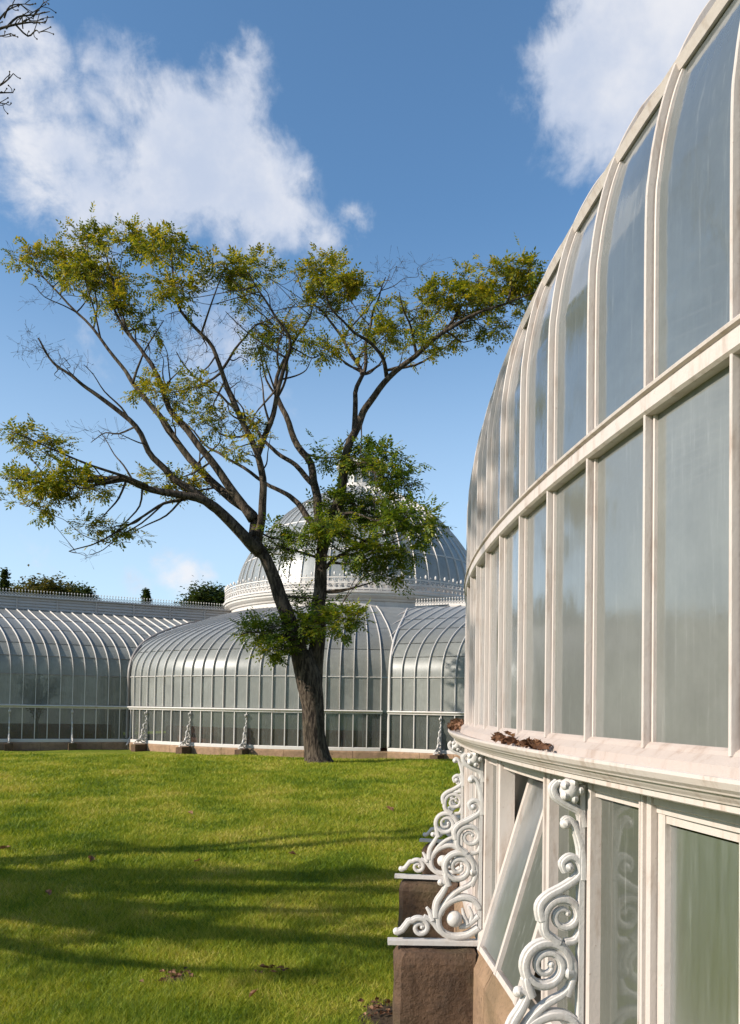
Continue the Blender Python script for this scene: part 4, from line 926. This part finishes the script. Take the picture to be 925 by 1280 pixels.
# plant inside the left wing, seen through its glass
def inner_plant():
    p = cpt(.85, .38); base = Vector((p.x, p.y, H - 1.2)); T = thing('indoor_plant', 'dark feathery plant behind the glass of the left wing', 'plant', base)
    lb = MB(); C = []
    for i in range(34):
        a = rng.uniform(0, 6.28); e = Vector((math.cos(a) * rng.uniform(.2, .72), math.sin(a) * .25 * rng.random(), rng.uniform(1.2, 2.15))); s = Vector((0, 0, rng.uniform(.5, 1.2)))
        lb.tube([s, s.lerp(e, .5) + Vector((0, 0, .1)), e], [.02, .014, .005], 4, caps=False)
        for _ in range(50): C.append(tuple(s.lerp(e, rng.uniform(.3, 1.05)) + Vector(nrg.normal(0, .07, 3))))
    lb.tube([(0, 0, 0), (0, 0, 1.3)], [.05, .03], 6); link('stems', lb.mesh('stems', fix=False), BARK, T)
    o = link('foliage', leaf_mesh('foliage', np.array(C), .09), LEAF_D, T); o['kind'] = 'stuff'
inner_plant()

# ------------------------------------------------------------------ grass blades
def gpt(x, y):
    d = ray(x, y); t = -1.5 / d.z
    for _ in range(12):
        p = Vector((0, 0, H)) + d * t; t *= (float(ground(p.x, p.y)) - H) / (d.z * t)
    return Vector((0, 0, H)) + d * t
SOILS = [(218, 1225, .09, .08), (480, 1268, .13, .16)]
def grass():
    n = 520000
    # density falls with distance: sample depth so that blades keep about the same density in the picture
    y = 3.0 * (21.4 / 3.0) ** (nrg.uniform(0, 1, n) ** .92); x = nrg.uniform(-.56, .22, n) * y
    keep = (np.hypot(x - CX, y - CY) > RN + .07) & (np.hypot(x - FX, y - FY) > RF + .12)
    keep &= ~((x - C0.x) * CB.x + (y - C0.y) * CB.y > -.12); keep &= ~((x - T0.x) * TB.x + (y - T0.y) * TB.y > -.12)
    for i in range(-2, 26, 4):
        a = ang(i); ex, ey = -math.cos(a), -math.sin(a); dx, dy = x - CX, y - CY; keep &= ~((dx * ex + dy * ey < RN + .50) & (abs(-dx * ey + dy * ex) < .15))
    for sx_, sy_, rx_, ry_ in SOILS:
        c = gpt(sx_, sy_); keep &= ~((((x - c.x) / rx_) ** 2 + ((y - c.y) / ry_) ** 2) < nrg.uniform(.3, 1.3, n))
    cl = np.array([mnoise.noise(Vector((a * .9, b * .9, 3.0))) for a, b in zip(x[::1], y[::1])]) if False else np.sin(x * 3.1 + 2 * np.sin(y * 1.9)) * np.sin(y * 2.7 + 1.5 * np.sin(x * 2.2))
    keep &= nrg.uniform(0, 1, n) < (.84 + .16 * cl)
    x, y, cl = x[keep], y[keep], cl[keep]; n = len(x); d = np.hypot(x, y); z = ground(x, y)
    h = (.030 + .016 * nrg.uniform(0, 1, n) + .010 * cl) * np.clip(.85 + .035 * d, .9, 1.5); tall = nrg.uniform(0, 1, n) < .012; h = np.where(tall, h * 1.7, h)
    w = .0016 * np.clip(d / 3.2, 1, 6.5) * nrg.uniform(.7, 1.3, n)
    th = nrg.uniform(0, 2 * np.pi, n); ln = h * nrg.uniform(.4, 1.6, n); lt = nrg.uniform(0, 2 * np.pi, n)
    b = np.stack([x, y, z - .004], 1); s = np.stack([np.cos(th), np.sin(th), 0 * th], 1) * w[:, None]
    tip = b + np.stack([np.cos(lt) * ln, np.sin(lt) * ln, h], 1)
    V = np.stack([b - s, b + s, tip], 1).reshape(-1, 3)
    o = link('grass', fast_mesh('grass', V, np.arange(3 * n).reshape(n, 3)), GRASS); o['kind'] = 'stuff'
grass()

# ------------------------------------------------------------------ dead leaves
def dead_leaf_mesh(seed):
    r = random.Random(seed); mb = MB(); n = 9
    top, bot = [], []
    for k in range(n):
        a = 2 * math.pi * k / n; rad = 1 * (.62 + .38 * abs(math.cos(a * 2.5))) * (1.25 if k == 0 else 1)
        q = Vector((rad * math.cos(a), rad * .72 * math.sin(a), .55 * abs(math.sin(a)) * r.uniform(.5, 1.1) + r.uniform(-.12, .2))); top.append(q); bot.append(q - Vector((0, 0, .03)))
    mb.add(top + [Vector((0, 0, 0))], [(k, (k + 1) % n, n) for k in range(n)])
    mb.tube([(.0, 0, 0), (-.6, 0, .03), (-1.3, .1, .2)], [.05, .04, .03], 3)
    return mb
DL = [dead_leaf_mesh(i) for i in range(5)]
def heap(label, i0, i1, n, o0, o1, size, zmax, parent=None):
    """leaves lying in the gutter between panes i0 and i1"""
    mb = MB()
    for _ in range(n):
        f = rng.random(); a = ang(i0 + (i1 - i0) * f); o = rng.uniform(o0, o1); hump = math.sin(math.pi * min(max(f, .03), .97))
        c = Vector((CX - (RN + o) * math.cos(a), CY - (RN + o) * math.sin(a), H - .120 + rng.random() * zmax * hump)); M = Matrix.Rotation(rng.uniform(0, 6.28), 3, 'Z') @ Matrix.Rotation(rng.uniform(-.9, .9), 3, 'X') @ Matrix.Rotation(rng.uniform(-.9, .9), 3, 'Y')
        src = rng.choice(DL); s = size * rng.uniform(.7, 1.3); mb.add([M @ Vector(v) * s + c for v in src.v], src.f)
    o = link('leaf_heap', mb.mesh('leaf_heap', fix=False), DEAD); tag(o, label, 'dead leaves', 'heaps of dead leaves in the gutter'); return o
heap('dark heap of dead leaves at the far tip of the gutter', 9.2, 14.5, 150, .02, .10, .022, .05)
heap('small brown heap of curled leaves in the gutter, above the open sash', 3.5, 4.5, 26, .03, .085, .021, .035)
heap('low brown scatter of curled leaves in the gutter, nearer than the peaked heap', 2.4, 3.2, 46, .035, .08, .019, .018)
def lawn_leaf(label, x, y, s, k, g='fallen leaves on the lawn'):
    d = ray(x, y); t = -1.5 / d.z
    for _ in range(12):
        p = Vector((0, 0, H)) + d * t; t *= (float(ground(p.x, p.y)) - H) / (d.z * t)
    p = Vector((0, 0, H)) + d * t; mb = MB(); q = DL[k % 5]; mb.add([Vector(v) * s for v in q.v], q.f)
    o = link('fallen_leaf', mb.mesh('fallen_leaf', fix=False), DEAD, None, (p.x, p.y, p.z + .035), rng.uniform(0, 6.28)); o.rotation_euler = (rng.uniform(-.5, .5), rng.uniform(-.5, .5), rng.uniform(0, 6.28)); tag(o, label, 'leaf', g)
LL = [(113, 1079, .05, 'pale fallen leaf in the tree shadow left of centre'), (238, 1020, .05, 'brown fallen leaf in the sunny middle of the lawn'), (487, 1015, .07, 'dark curled leaf on the grass beside the farther bracket'),
      (317, 1250, .03, 'reddish fallen leaf in the near grass'),
      (60, 1122, .04, 'small fallen leaf at the lower edge of the shadow'), (247, 1081, .04, 'small fallen leaf lying in the main shadow band'), (330, 1217, .035, 'tan fallen leaf by the near bare soil'), (366, 1072, .04, 'brown fallen leaf between the shadow bands'), (5, 1065, .06, 'brown fallen leaf at the left edge of the lawn')]
for k, (x, y, s, l) in enumerate(LL): lawn_leaf(l, x, y, s, k)
def litter(label, name, x, y, rx, ry, n, size):
    mb = MB(); c = gpt(x, y)
    for _ in range(n):
        v = nrg.normal(0, .5, 2); px_, py_ = c.x + v[0] * rx, c.y + v[1] * ry; M = Matrix.Rotation(rng.uniform(0, 6.28), 3, 'Z') @ Matrix.Rotation(rng.uniform(-.8, .8), 3, 'X'); sz = size * rng.uniform(.6, 1.3); src = rng.choice(DL)
        o_ = Vector((px_, py_, float(ground(px_, py_)) + .02 + rng.random() * .02)); mb.add([M @ Vector(q) * sz + o_ for q in src.v], src.f)
    o = link(name, mb.mesh(name, fix=False), DEAD); tag(o, label, 'dead leaves'); o['kind'] = 'stuff'
for x, y, rx, ry in SOILS:
    c = gpt(x, y); mb = MB(); ring = [Vector((c.x + rx * math.cos(a) * (1 + .3 * math.sin(3 * a + x)), c.y + ry * math.sin(a) * (1 + .25 * math.sin(2 * a + y)), 0)) for a in np.linspace(0, 2 * math.pi, 25)[:-1]]
    mb.add([Vector((p.x, p.y, float(ground(p.x, p.y)) + .004)) for p in ring] + [Vector((c.x, c.y, float(ground(c.x, c.y)) + .006))], [(k, (k + 1) % 24, 24) for k in range(24)])
    o = link('soil', mb, SOIL); o['kind'] = 'structure'
litter('dark clump of dead leaves on a bare patch in the near lawn', 'leaf_litter', 218, 1225, .12, .12, 20, .022)
litter('brown dead leaves scattered over the soil at the foot of the near stone pier', 'leaf_litter', 478, 1266, .13, .14, 30, .018)
litter('thin line of reddish leaf scraps in the grass right of the dark clump', 'leaf_litter', 338, 1219, .16, .06, 12, .016)
